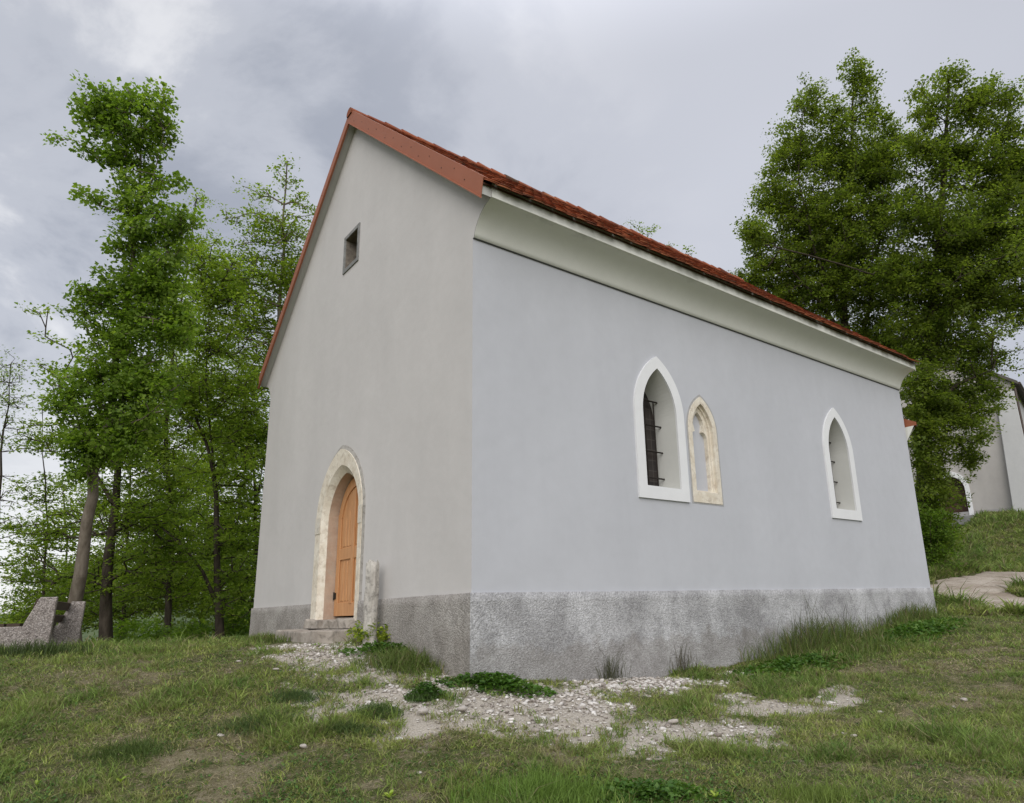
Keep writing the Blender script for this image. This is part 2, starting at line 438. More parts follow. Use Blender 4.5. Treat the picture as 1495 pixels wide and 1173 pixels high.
def ground_mat():
    t = MT('meadow_soil', .95, .1)
    n = t.noise(1.3, 8, .65); n2 = t.noise(14, 6, .7); n3 = t.noise(70, 4, .6)
    c = t.mix(t.ramp(n, [(.35, 0.), (.65, 1.)]), (.042, .062, .016, 1), (.085, .105, .03, 1))
    c = t.mix(t.ramp(n2, [(.42, 0.), (.66, 1.)]), c, (.14, .115, .065, 1)); c = t.mix(1.0, c, t.ramp(n3, [(.3, .55), (.7, 1.45)]), 'MULTIPLY')
    dry = t.math('ADD', t.attr('dry'), t.math('MULTIPLY', t.math('SUBTRACT', n2, .5), 1.3))
    dcol = t.mix(t.ramp(n3, [(.35, 0.), (.65, 1.)]), (.15, .125, .075, 1), (.27, .235, .15, 1))
    c = t.mix(t.ramp(dry, [(.3, 0.), (1.0, .9)]), c, dcol)
    gr = t.math('ADD', t.attr('gravel'), t.math('MULTIPLY', t.math('SUBTRACT', n2, .5), 1.7))
    gcol = t.mix(t.ramp(n3, [(.3, 0.), (.7, 1.)]), (.35, .305, .245, 1), (.58, .53, .455, 1))
    c = t.mix(t.ramp(gr, [(.16, 0.), (.62, 1.)]), c, gcol)
    t.color(c); p = t.bump(n3, .8, .02); t.bump(n2, .8, .05, p); return t.m
ground = npmesh('ground', np.stack([GX, GY, GZ], -1).reshape(-1, 3), [quads], ground_mat(), smooth=True,
                attrs={'gravel': GM.ravel(), 'dry': DM.ravel()})
tag(ground, kind='structure')

# sandy path climbing past the far end of the chapel
def path_mat():
    t = MT('sandy_path', .95, .1)
    n = t.noise(1.2, 7, .65); n2 = t.noise(26, 5, .65)
    c = t.mix(t.ramp(n, [(.35, 0.), (.6, 1.)]), (.28, .23, .18, 1), (.42, .365, .305, 1))
    c = t.mix(t.ramp(t.noise(2.6, 7, .7, stretch=(1, 3, 1)), [(.55, 0.), (.68, 1.)]), c, (.14, .115, .075, 1))
    c = t.mix(1.0, c, t.ramp(n2, [(.3, .78), (.7, 1.15)]), 'MULTIPLY')
    t.color(c); t.bump(n2, .6, .02); return t.m
pc = [(1750,905,14.5),(1560,897,15.3),(1450,882,17.0),(1400,868,19.0),(1420,853,21.0),(1470,846,22.5),(1560,838,24.0),(1750,838,24.0)]
P = np.array([ground_at(x, y) for x, y, d in pc])[:, :2]
def catmull(P, n=12):
    out = []
    Q = np.vstack([2*P[0]-P[1], P, 2*P[-1]-P[-2]])
    for i in range(1, len(Q)-2):
        for t in np.linspace(0, 1, n, endpoint=False):
            out.append(.5*((2*Q[i])+(-Q[i-1]+Q[i+1])*t+(2*Q[i-1]-5*Q[i]+4*Q[i+1]-Q[i+2])*t*t+(-Q[i-1]+3*Q[i]-3*Q[i+1]+Q[i+2])*t**3))
    out.append(Q[-2]); return np.array(out)
C = catmull(P); T = np.gradient(C, axis=0); T /= np.linalg.norm(T, axis=1)[:, None]; N = np.c_[-T[:, 1], T[:, 0]]
us = np.linspace(-1, 1, 15); wid = 1.3+.25*np.sin(np.arange(len(C))*.9)+.2*rng.random(len(C))
PV = C[:, None]+N[:, None]*(us[None, :, None]*wid[:, None, None])
PZ = gz(PV[..., 0], PV[..., 1])+.045-.11*np.abs(us[None])**4+(fbm(PV[..., 0], PV[..., 1], 1.5, 9)-.5)*.05
pi = np.arange(len(C)*15).reshape(len(C), 15)
pq = np.stack([pi[:-1, :-1], pi[1:, :-1], pi[1:, 1:], pi[:-1, 1:]], -1).reshape(-1, 4)
tag(npmesh('path', np.concatenate([PV, PZ[..., None]], -1).reshape(-1, 3), [pq], path_mat(), smooth=True), kind='structure')
def path_dist(x, y):
    return np.sqrt(((x[:, None]-C[None, ::2, 0])**2+(y[:, None]-C[None, ::2, 1])**2).min(1))

# wooded hills across the valley
def hill_mat():
    t = MT('wooded_hill', .95, .05)
    t.color(t.mix(t.ramp(t.noise(.06, 8, .7), [(.35, 0.), (.65, 1.)]), (.06, .085, .045, 1), (.11, .135, .07, 1))); return t.m
az = np.linspace(0, 2*np.pi, 361)[:-1]; rr = np.array([420, 480, 560, 660, 800, 880])
hh = np.array([-30, -8, 6, 14, 4, -30])
HV = []
for r, h in zip(rr, hh):
    n = fbm(np.cos(az)*5+20, np.sin(az)*5+20, 1.0, 31, 5)
    HV.append(np.stack([r*np.cos(az), r*np.sin(az), np.full_like(az, h)+(n-.45)*(70 if h > -20 else 0)], -1))
HV = np.array(HV); hi_ = np.arange(6*360).reshape(6, 360); nxt = np.roll(hi_, -1, 1)
hq = np.stack([hi_[:-1], nxt[:-1], nxt[1:], hi_[1:]], -1).reshape(-1, 4)
tag(npmesh('hills', HV.reshape(-1, 3), [hq], hill_mat(), smooth=True), kind='structure')

# ------------------------------------------------------------------ chapel
W, LEN, H1 = 8.05, 11.09, 4.30
XR = -W/2                      # ridge x
SL = .867
def zroof(x): return 8.68-SL*abs(x-XR)
chapel = empty('chapel', (0, 0, 0), 'grey plastered gothic chapel with a steep red tile roof and pine door', 'chapel')

def arch(c, hw, z0, zs, za, n=14):
    """pointed arch polyline, from bottom left up over the apex to bottom right, in (u, z)"""
    h = za-zs; R = (hw*hw+h*h)/(2*hw); out = [(c-hw, z0)]
    a1 = math.acos(max(-1, min(1, (R-hw)/R)))
    L = []
    for i in range(n+1):
        a = a1*i/n
        L.append((c-hw+R-R*math.cos(a), zs+R*math.sin(a)))
    out += L
    out += [(2*c-u, z) for u, z in L[-2::-1]]
    out.append((c+hw, z0)); return out

def wall_face(mb, outer, holes, fn):
    loops = [outer]+holes
    pts = [p for l in loops for p in l]
    tri = tessellate_polygon([[Vector((p[0], p[1], 0)) for p in l] for l in loops])
    mb.add([fn(p) for p in pts], [list(t) for t in tri])
def loft(mb, A, B, fa, fb, closed=False):
    n = len(A); V = [fa(p) for p in A]+[fb(p) for p in B]
    mb.add(V, [(i, (i+1) % n, n+(i+1) % n, n+i) for i in range(n if closed else n-1)])
def ring(mb, A, B, fn, closed=True):
    loft(mb, A, B, fn, fn, closed)

# --- side wall (x = 0) with two lancet windows and a blind tracery window
WC = [3.18, 8.10]
hole_win = [arch(c, .355, 1.43, 2.52, 3.215) for c in WC]
blind_hole = arch(4.137, .335, 1.27, 2.40, 2.945)
fx = lambda d: (lambda p: (d, p[0], p[1]))
mb = MB()
wall_face(mb, [(0, -1.3), (LEN, -1.3), (LEN, H1), (0, H1)], hole_win+[blind_hole], fx(0))
mb.build('side_wall', m_side, chapel)
# --- front gable wall (y = 0)
cove = [(.022, H1), (.042, 4.36), (.075, 4.43), (.12, 4.50), (.19, 4.57), (.28, 4.625), (.38, 4.655), (.43, 4.66), (.43, 4.85)]
DC = -3.88                                     # door axis
d_out = arch(DC, .93, -.27, 1.28, 2.39)
a_hole = [(-4.22, 5.655), (-4.22, 6.235), (-3.69, 6.235), (-3.69, 5.655)]
right = [(0, -1.3), (0, H1)]+cove
gable = right+[(XR, zroof(XR)-.03)]+[(2*XR-x, z) for x, z in right[::-1]]
gable[len(right)-1] = (.43, zroof(.43)-.03); gable[len(right)+1] = (2*XR-.43, zroof(.43)-.03)
fy = lambda d: (lambda p: (p[0], d, p[1]))
mb = MB(); wall_face(mb, gable, [[p for p in d_out], a_hole], fy(0))
fw_obj = mb.build('front_wall', m_front, chapel)
mb = MB(); wall_face(mb, gable, [], fy(LEN)); mb.build('rear_wall', m_side, chapel)
mb = MB(); mb.add([(-W, 0, -1.3), (-W, LEN, -1.3), (-W, LEN, H1), (-W, 0, H1)], [(0, 1, 2, 3)]); mb.build('north_wall', m_side, chapel)

# --- cornices, both eaves
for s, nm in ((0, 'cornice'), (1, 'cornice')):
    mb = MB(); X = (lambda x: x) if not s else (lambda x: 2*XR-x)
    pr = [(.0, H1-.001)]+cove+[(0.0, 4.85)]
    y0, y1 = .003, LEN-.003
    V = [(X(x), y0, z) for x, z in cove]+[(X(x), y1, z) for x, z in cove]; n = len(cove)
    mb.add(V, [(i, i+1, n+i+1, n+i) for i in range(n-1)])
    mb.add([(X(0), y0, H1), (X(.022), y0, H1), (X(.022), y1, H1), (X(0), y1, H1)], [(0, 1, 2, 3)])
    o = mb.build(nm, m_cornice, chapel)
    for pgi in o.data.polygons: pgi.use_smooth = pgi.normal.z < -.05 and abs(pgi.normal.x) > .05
mb = MB(); mb.box((.0005, .0, H1-.005), (.026, LEN, H1+.001)); mb.build('shadow_strip', plain('painted_shadow_line', (.10, .10, .095), .8), chapel)  # dark strip painting the shadow line at the foot of the cornice

# --- plinth, slightly proud, with a gap for the door
def slab_with_edge(x0, x1, ax, out, mat, topf, corner=None):
    """rough plinth face with a wavering top edge: gridded so that it is not dead flat"""
    n = int(abs(x1-x0)/.08)+2; m = 14
    u = np.linspace(x0, x1, n); V = []
    for j in range(m+1):
        zt = topf(u); z = -1.35+(zt+1.35)*j/m
        off = out+.018*(fbm(u+40, z+7, 3.0, 3)-.5)+(.02*(1-j/m))
        if corner is not None:
            off[corner] = .036+.02*(1-j/m); uu = u.copy(); uu[corner] = (1 if ax else -1)*off[corner]; z[corner] = -1.35+1.354*j/m
        else: uu = u
        V.append(np.stack([off, uu, z], -1) if ax == 0 else np.stack([uu, -off, z], -1))
    zt = topf(u)
    V.append(np.stack([np.full(n, -.01), u, zt+.004], -1) if ax == 0 else np.stack([u, np.full(n, .01), zt+.004], -1))
    V = np.array(V); ii = np.arange((m+2)*n).reshape(m+2, n)
    q = np.stack([ii[:-1, :-1], ii[:-1, 1:], ii[1:, 1:], ii[1:, :-1]], -1).reshape(-1, 4)
    if ax == 1: q = q
    o = npmesh('plinth', V.reshape(-1, 3), [q], mat, chapel, smooth=False)
    bm = bmesh.new(); bm.from_mesh(o.data); bmesh.ops.recalc_face_normals(bm, faces=bm.faces)
    c = sum((f.normal[0] if ax == 0 else -f.normal[1]) for f in bm.faces)
    if c < 0: bmesh.ops.reverse_faces(bm, faces=bm.faces)
    bm.to_mesh(o.data); bm.free(); return o
wob = lambda k: (lambda u: .012*(fbm(u*1.0+k, u*0+3, 1.4, 8)-.5))
slab_with_edge(-.028, LEN+.028, 0, .028, m_plinth_s, wob(3), 0)
slab_with_edge(-2.97, .028, 1, .028, m_plinth_f, wob(9), -1)
slab_with_edge(-W-.028, -4.80, 1, .028, m_plinth_f, wob(5))

# --- roof: deck slabs, tiles, ridge caps
roof = MB()
E0 = .50                                         # eave overhang of the deck
ys0, ys1 = -.135, LEN+.12
for s in (0, 1):
    X = (lambda x: x) if not s else (lambda x: 2*XR-x)
    poly = [(XR, zroof(XR)), (E0-.06, zroof(E0-.06)), (E0-.06, zroof(E0-.06)-.028), (XR, zroof(XR)-.036)]
    roof.prism([(X(a), b) for a, b in poly], lambda p, t: (p[0], t, p[1]), ys0, ys1)
roof_o = roof.build('roof', m_oak, chapel)
cosr = 1/math.sqrt(1+SL*SL); sinr = SL*cosr
def tiles(side):
    V = []; F6 = []; F4 = []; n = 0
    slope = (E0-XR)/cosr+.03; tw = .178; ex = .155; tl = .33; th = .016
    rows = int(slope/ex)
    prof = [(-.5, 0), (-.5, .80), (-.36, .93), (0, 1.0), (.36, .93), (.5, .80), (.5, 0)]
    for r in range(rows+1):
        s_end = slope-r*ex
        if s_end < .2: break
        yy = ys0+.10+(tw/2 if r % 2 else 0)
        cols = int((ys1-ys0-.02)/tw)
        for c in range(cols+1):
            yc = yy+c*tw+rng.normal(0, .004)
            if yc+tw/2 > ys1+.05: break
            j = rng.normal(0, .016); lift = abs(rng.normal(0, .010)); sk = rng.normal(0, .03)
            top = []
            for (a, b) in prof:
                s = s_end-tl+b*tl+j+sk*a*tw
                hgt = .018+.040*b+lift*b
                top.append((s, yc+a*tw*.965, hgt))
            for k, dz in ((0, 0), (1, -th)):
                for s, y, h in top:
                    x = XR+s*cosr+(h+dz)*sinr; z = zroof(XR)-s*sinr+(h+dz)*cosr
                    V.append((x if not side else 2*XR-x, y, z))
            F6.append(list(range(n, n+7))); F6.append([n+13-i for i in range(7)])
            F4 += [(n+i, n+i+1, n+7+i+1, n+7+i) for i in range(6)]
            n += 14
    return np.array(V), np.array(F6), np.array(F4)
for s in (0, 1):
    V, F6, F4 = tiles(s)
    npmesh('tile_covering', V, [F6, F4], m_tile, roof_o)
mb = MB()
for k in range(int((ys1-ys0)/.34)+1):
    y = ys0-.03+k*.34; r0, r1 = .105+rng.normal(0, .006), .085; zc = zroof(XR)+.0+rng.normal(0, .008)
    yy = np.linspace(y, y+.38, 3); V = []
    for i, yv in enumerate(yy):
        r = r0+(r1-r0)*i/2
        for a in np.linspace(-.15*math.pi, 1.15*math.pi, 9): V.append((XR+r*1.15*math.cos(a), yv, zc+r*math.sin(a)+.01))
    mb.add(V, [(i*9+a, i*9+a+1, (i+1)*9+a+1, (i+1)*9+a) for i in range(2) for a in range(8)]+[tuple(range(9))])
mb.build('ridge_cap', m_tile, roof_o, fix=False)

# --- verge flashing on the front gable, one strip per slope, with screws
for s in (0, 1):
    X = (lambda x: x) if not s else (lambda x: 2*XR-x)
    xe = .415
    yf = ys0-.012
    poly = [(XR, zroof(XR)+.085), (xe+.05, zroof(xe+.05)+.075), (xe, zroof(xe)-.215), (XR, zroof(XR)-.20)]
    mb = MB(); mb.prism([(X(a), b) for a, b in poly], lambda p, t: (p[0], t, p[1]), yf, yf+.009)
    # rolled drip lip along its lower edge
    mb.prism([(X(XR), zroof(XR)-.20), (X(xe), zroof(xe)-.215), (X(xe), zroof(xe)-.235), (X(XR), zroof(XR)-.222)], lambda p, t: (p[0], t, p[1]), yf-.022, yf+.012)
    # return over the tiles
    mb.prism([(X(XR), zroof(XR)+.085), (X(xe+.05), zroof(xe+.05)+.075), (X(xe+.05), zroof(xe+.05)+.084), (X(XR), zroof(XR)+.095)], lambda p, t: (p[0], t, p[1]), yf, yf+.07)
    fl = mb.build('verge_flashing', m_flash, chapel)
    sc_ = MB(); sc_.tube([(0, -.004, 0), (0, .002, 0)], .009, 6); s0 = sc_.build('screw', m_iron, fl)
    for k in range(13):
        x = XR+.25+k*.32+rng.normal(0, .03); z = zroof(x)-.09+.08*((k % 2)-.3)+rng.normal(0, .008)
        q = s0 if k == 0 else s0.copy()
        if k: COL.objects.link(q)
        q.location = (X(x), yf, z)
    # plastered soffit strip under the verge
    mb = MB(); mb.prism([(X(XR), zroof(XR)-.04), (X(xe), zroof(xe)-.04), (X(xe), zroof(xe)-.17), (X(XR), zroof(XR)-.17)], lambda p, t: (p[0], t, p[1]), yf+.009, -.001)
    mb.build('verge_soffit', m_soffit, chapel)

# --- the two lancet windows
def lancet(c, first):
    fr = MB()
    A = arch(c, .52, 1.25, 2.52, 3.405); B = arch(c, .355, 1.43, 2.52, 3.215)
    # outer frame face, proud by 3 cm
    ring(fr, A, B, fx(.03)); loft(fr, A, A, fx(-.005), fx(.03), True); loft(fr, B, B, fx(.03), fx(.0), True)
    w = fr.build('window', m_white, chapel)
    rv = MB(); I = arch(c, .315, 1.50, 2.50, 3.15)
    loft(rv, B, I, fx(0), fx(-.40), True)
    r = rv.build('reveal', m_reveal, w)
    for p in r.data.polygons: p.use_smooth = False
    g = MB(); wall_face(g, I, [], fx(-.398)); g.build('glass', m_glass, w, fix=False)
    b = MB()
    for z in (1.62, 2.02, 2.42, 2.80):
        hw = .352 if z < 2.5 else .30
        b.tube([(-.27, c-hw, z), (-.27, c+hw-.03, z), (-.30, c+hw-.003, z)], .0125, 6)
    for dy in (-.22, 0, .2):
        b.tube([(-.285, c+dy, 1.47), (-.285, c+dy, 2.86 if dy == 0 else 2.8)], .011, 6)
    b.build('grille', m_iron, w)
    return w
for i, c in enumerate(WC): lancet(c, i == 0)

# --- blind tracery window in cream stone
bw = MB(); c = 4.137
A = arch(c, .335, 1.27, 2.40, 2.945); B = arch(c, .245, 1.44, 2.38, 2.83); D = arch(c, .215, 1.445, 2.38, 2.80)
ring(bw, A, B, fx(.012)); loft(bw, A, A, fx(-.002), fx(.012), True)
loft(bw, B, B, fx(.012), fx(-.04), True); ring(bw, B, D, fx(-.04)); loft(bw, D, D, fx(-.04), fx(-.07), True)
# inner light with cusped head
tre = [(-.19, 1.47), (-.19, 2.24), (-.18, 2.32), (-.15, 2.37), (-.09, 2.40), (-.105, 2.45), (-.12, 2.52), (-.105, 2.59), (-.06, 2.66), (0, 2.72)]
tre = [(c+u, z) for u, z in tre]+[(c-u, z) for u, z in tre[-2::-1]]
wall_face(bw, D, [tre], fx(-.07)); loft(bw, tre, tre, fx(-.07), fx(-.15), True)
bwo = bw.build('blind_window', m_stone, chapel, bevel=.006)
p_ = MB(); wall_face(p_, tre, [], fx(-.135)); p_.build('infill_panel', m_side, bwo, fix=False)
e_ = MB(); A2 = arch(c, .365, 1.25, 2.40, 2.985)
ring(e_, A2, A, fx(.004)); loft(e_, A2, A2, fx(-.002), fx(.004), True); e_.build('mortar_edge', plain('mortar_joint', (.36, .355, .35), .95), bwo)

# --- doorway
df = MB()
n0 = -.20
O = arch(DC, .93, -.27, 1.28, 2.39); O1 = arch(DC, .915, -.27, 1.28, 2.37)
K1 = arch(DC+.045, .75, -.27, 1.24, 2.10); K2 = arch(DC+.04, .655, -.27, 1.22, 1.985)
loft(df, O1, O1, fy(.02), fy(-.035)); loft(df, O1, K1, fy(-.035), fy(-.03)); loft(df, K1, K2, fy(-.03), fy(.06))
dfo = df.build('door_surround', m_stone, chapel)
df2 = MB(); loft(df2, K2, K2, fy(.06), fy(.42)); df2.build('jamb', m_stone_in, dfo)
me_ = MB(); O2 = arch(DC, .97, -.10, 1.28, 2.44)
loft(me_, O2, O1, fy(-.006), fy(-.02)); loft(me_, O2, O2, fy(.01), fy(-.006)); me_.build('mortar_edge', m_stone_edge, dfo)
# impost blocks and foot blocks that stop the chamfer
m_block = stone('pale_block', (.58, .53, .44), (.66, .62, .55), (.4, .36, .3), 11, .7)
for s in (-1, 1):
    im = MB(); im.box((DC+s*.925 if s < 0 else DC+.80, -.041, 1.10), (DC-.71 if s < 0 else DC+.925, -.03, 1.36))
    im.build('impost', m_block, dfo)
# leaf
def door_leaf(DC=DC+.04):
    d = MB(); K = arch(DC, .645, -.20, 1.22, 1.97); yl = .24
    wall_face(d, K, [], fy(yl)); loft(d, K, K, fy(yl), fy(yl+.05), True)
    lf = d.build('door', m_door, chapel, fix=True)
    # frame members: stiles, rails; diagonal boards above
    def bar(x0, x1, z0, z1, t=.022, par=lf, nm='rail'):
        b = MB(); b.box((x0, yl-t, z0), (x1, yl-.001, z1)); return b.build(nm, m_door, par, bevel=.006)
    L, R = DC-.64, DC+.64
    bar(L, L+.13, -.20, 1.40, nm='stile'); bar(R-.13, R, -.20, 1.40, nm='stile')
    bar(DC-.055, DC+.055, -.02, 1.72, .030, nm='muntin')
    bar(L+.13, R-.13, -.20, .0, .021); bar(L+.13, DC-.056, .66, .84, .021); bar(DC+.056, R-.13, .66, .84, .021)
    for s in (-1, 1):
        # arched head of the frame
        H = MB(); a = arch(DC, .64, 1.38, 1.22, 1.965); 
        k = [p for p in arch(DC, .64, 1.2, 1.22, 1.965) if (p[0]-DC)*s >= -.001 and p[1] > 1.36]
        kin = [p for p in arch(DC, .51, 1.2, 1.22, 1.79) if (p[0]-DC)*s >= -.001]
        k = sorted(k, key=lambda p: p[1]); kin = sorted(kin, key=lambda p: p[1])
        n = min(len(k), len(kin)); k = k[-n:]; kin = kin[-n:]
        loft(H, k, kin, fy(yl-.02), fy(yl-.02)); loft(H, kin, kin, fy(yl-.02), fy(yl))
        H.build('arched_rail', m_door, lf)
        # panels: raised narrow fields
        for x0, x1 in ((.075, .165), (.195, .285), (.315, .44)):
            xa, xb = sorted((DC+s*x0, DC+s*x1))
            for z0, z1 in ((.02, .64), (.86, 1.20+ (.44-x0)*.95)):
                b = MB(); t = .010
                b.add([(xa, yl-.001, z0), (xb, yl-.001, z0), (xb, yl-.001, z1-(s*(xb-DC)-x0)*.9 if s > 0 else z1), (xa, yl-.001, z1 if s > 0 else z1-(s*(xa-DC)-x0)*.9),
                       (xa+.012, yl-t, z0+.012), (xb-.012, yl-t, z0+.012), (xb-.012, yl-t, (z1-(s*(xb-DC)-x0)*.9 if s > 0 else z1)-.016), (xa+.012, yl-t, (z1 if s > 0 else z1-(s*(xa-DC)-x0)*.9)-.016)],
                      [(4, 5, 6, 7), (0, 1, 5, 4), (1, 2, 6, 5), (2, 3, 7, 6), (3, 0, 4, 7)])
                b.build('panel', m_door, lf)
    hb = MB(); hb.tube([(L-.0, yl-.03, .05), (L-.0, yl-.03, .17)], .014, 8); hb.box((L, yl-.03, .06), (L+.07, yl-.023, .16)); hb.build('hinge', m_iron, lf)
    hn = MB(); hn.box((R-.10, yl-.03, .68), (R-.06, yl-.022, .86)); hn.tube([(R-.08, yl-.03, .80), (R-.08, yl-.075, .80), (R-.19, yl-.08, .80)], .009, 6); hn.build('handle', m_iron, lf)
door_leaf()
# sill and step
def worn_slab(x0, x1, y0, y1, z0, z1, name, seed):
    b = MB(); n = 16; r = np.random.default_rng(seed); b_ = []
    xs = np.linspace(x0, x1, n)
    for zz in (z0, z1):
        for yy in (y0, y1):
            for i, x in enumerate(xs):
                e = .02*r.normal() if yy == y0 else 0
                rd = (.16*max(0, (x0+.25-x)/.25)**2+.16*max(0, (x-x1+.25)/.25)**2) if yy == y0 else 0
                b_.append((x, yy+e*.6+rd, zz+(.010*r.normal()-.02*math.sin(math.pi*i/(n-1)) if zz == z1 else 0)))
    F_ = []
    for i in range(n-1):
        F_ += [(i, i+1, 2*n+i+1, 2*n+i), (2*n+i, 2*n+i+1, 3*n+i+1, 3*n+i), (n+i, 3*n+i, 3*n+i+1, n+i+1)]
    F_ += [(0, 2*n, 3*n, n), (n-1, 2*n-1, 4*n-1, 3*n-1)]
    b.add(b_, F_); return b.build(name, m_step, chapel, bevel=.018)
worn_slab(-4.90, -3.0, -.16, .44, -.37, -.235, 'threshold', 3)
worn_slab(-5.12, -3.00, -.52, -.02, -.75, -.375, 'doorstep', 5)

# --- attic opening
aw = MB(); Aq = [(-4.285, 5.59), (-4.285, 6.30), (-3.625, 6.30), (-3.625, 5.59)]
ring(aw, Aq, a_hole, fy(-.02)); loft(aw, Aq, Aq, fy(.01), fy(-.02), True); loft(aw, a_hole, a_hole, fy(-.02), fy(.0), True)
awo = aw.build('attic_window', m_slit, chapel)
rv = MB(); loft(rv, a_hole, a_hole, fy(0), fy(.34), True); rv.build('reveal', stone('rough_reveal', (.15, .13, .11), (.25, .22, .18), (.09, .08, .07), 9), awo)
sh = MB(); sh.box((-4.24, .335, 5.63), (-3.67, .36, 6.26)); sh.build('shutter', m_oak, awo)

# --- lower apse behind the nave
ap = MB(); AX = -.12; AY1 = LEN+3.4; AZ = 3.42
ap.add([(AX, LEN+.02, -1.2), (AX-1.5, AY1-1.2, -1.2), (AX-2.8, AY1, -1.2), (-W+2.8-AX, AY1, -1.2), (-W+1.5-AX, AY1-1.2, -1.2), (-W-AX, LEN+.02, -1.2)]+
       [(AX, LEN+.02, AZ), (AX-1.5, AY1-1.2, AZ), (AX-2.8, AY1, AZ), (-W+2.8-AX, AY1, AZ), (-W+1.5-AX, AY1-1.2, AZ), (-W-AX, LEN+.02, AZ)],
       [(i, (i+1) % 6, 6+(i+1) % 6, 6+i) for i in range(6)])
apse = ap.build('apse', m_side, chapel)
pl_ = [(AX, LEN+.04), (AX-1.5, AY1-1.2), (AX-2.8, AY1), (-W+2.8-AX, AY1), (-W+1.5-AX, AY1-1.2), (-W-AX, LEN+.04)]
cen = np.array([XR, LEN+1.0])
def offp(p, o):
    v = np.array(p)-cen; v = v/np.array([abs(v[0])+1e-6 if abs(v[0]) > .5 else 1, abs(v[1])+1e-6 if abs(v[1]) > .5 else 1])
    return (p[0]+np.sign(p[0]-cen[0])*o, p[1]+(o*.6 if p[1] > LEN+1 else 0))
ac = MB()
prof = [(0.0, AZ-.45), (.03, AZ-.33), (.10, AZ-.18), (.24, AZ-.06), (.30, AZ-.05), (.30, AZ+.03)]
for (o0, z0), (o1, z1) in zip(prof[:-1], prof[1:]):
    a = [offp(p, o0)+(z0,) for p in pl_]; b = [offp(p, o1)+(z1,) for p in pl_]
    ac.add(a+b, [(i, i+1, 6+i+1, 6+i) for i in range(5)])
a0 = [offp(p, .30)+(AZ+.03,) for p in pl_]; ac.add([a0[0], (pl_[0][0], pl_[0][1], AZ-.45), (pl_[0][0]-.4, pl_[0][1], AZ+.03)], [(0, 1, 2)])
ac.build('cornice', m_cornice, apse)
ar = MB(); lowr = [offp(p, .36)+(AZ+.03,) for p in pl_]; topz = AZ+2.3
apx = [(XR+1.2, LEN+.13, topz), (XR-1.2, LEN+.13, topz), (XR, LEN+1.4, topz)]
tp = [(XR, LEN+.13, topz)]+[(XR, LEN+1.2, topz)]*4+[(XR, LEN+.13, topz)]
up_ = [(p[0], p[1], p[2]+.07) for p in lowr]
ar.add(lowr+up_+tp, [(i, i+1, 6+i+1, 6+i) for i in range(5)]+[(6+i, 6+i+1, 12+i+1, 12+i) for i in range(5)])
ar.add([lowr[0], up_[0], (XR, LEN+.04, topz), (XR, LEN+.04, AZ+.03)], [(0, 1, 2, 3)])
ar.build('roof', m_flash, apse, fix=True)

# ------------------------------------------------------------------ stone post by the door
p0 = np.array([-2.17, -.18]); zb = gz1(*p0)-.15
mb = MB(); nst = 9; r_ = np.random.default_rng(4); V = []
lean = np.array([-.015, .0])
for i in range(nst):
    t = i/(nst-1); z = zb+t*(.46-zb); cx, cy = p0+lean*t
    hw = .108-.012*t
    for a in range(12):
        an = 2*math.pi*a/12; sq = 1/max(abs(math.cos(an)), abs(math.sin(an)))**.75
        rr_ = hw*sq*.93*(1+.05*r_.normal())
        V.append((cx+rr_*math.cos(an+.5), cy+rr_*math.sin(an+.5)*.85, z+(.03*r_.normal() if i == nst-1 else 0)))
V = [tuple(v) for v in V]
mb.add(V, [(i*12+a, i*12+(a+1) % 12, (i+1)*12+(a+1) % 12, (i+1)*12+a) for i in range(nst-1) for a in range(12)]+[tuple((nst-1)*12+a for a in range(12))])
o = mb.build('stone_post', m_post, None, bevel=.01, origin=(p0[0], p0[1], zb))
tag(o, 'weathered lichen spotted stone post leaning on the wall beside the pine door', 'post')

# ------------------------------------------------------------------ concrete bench
e1 = at(64, 962, 9.9); e2 = at(110, 957, 12.3)
ax_ = (e2-e1)[:2]; blen = np.linalg.norm(ax_); ax_ /= blen; fr_ = np.array([-ax_[1], ax_[0]])
if np.dot(fr_, RT[:2]) > 0: fr_ = -fr_
bz = min(gz1(e1[0], e1[1]), gz1(e2[0], e2[1]))
bz = e1[2]
bench = empty('park_bench', (e1[0], e1[1], bz), 'concrete bench of speckled aggregate with dark wooden backrest boards, at the left edge', 'bench')
def bp(u, v, z): # u forward, v along, z up (local)
    q = fr_*u+ax_*v; return (q[0], q[1], z)
prof = [(0, -.5), (-.05, .86), (.155, .86), (.30, .50), (.31, .455), (.92, .455), (.92, -.5)]
for v in (0, blen-.10):
    mb = MB(); mb.prism(prof, lambda p, t: bp(p[0], t, p[1]), v, v+.10); mb.build('end_panel', m_agg, bench, bevel=.012)
for u0, z0, u1, z1 in ((.165, .83, .20, .70), (.225, .62, .27, .50)):
    mb = MB(); d = (.03, .012)
    mb.prism([(u0, z0), (u0+d[0], z0+d[1]), (u1+d[0], z1+d[1]), (u1, z1)], lambda p, t: bp(p[0], t, p[1]), .02, blen-.02); mb.build('backrest_board', m_board, bench)
for u in (.35, .53, .71):
    mb = MB(); mb.prism([(u, .457), (u+.15, .457), (u+.15, .50), (u, .50)], lambda p, t: bp(p[0], t, p[1]), .02, blen-.02); mb.build('seat_board', m_board, bench)

# ------------------------------------------------------------------ church on the hill
c0 = at(1425, 747, 38.0); c1 = at(1497, 742, 36.6)
dx = (c1-c0)[:2]; dx /= np.linalg.norm(dx); ang = math.atan2(dx[1], dx[0])
cz = c0[2]-.25
church = empty('church', (c0[0], c0[1], cz), 'whitewashed church on the rise beyond the trees, with a white framed doorway', 'church', rz=ang)
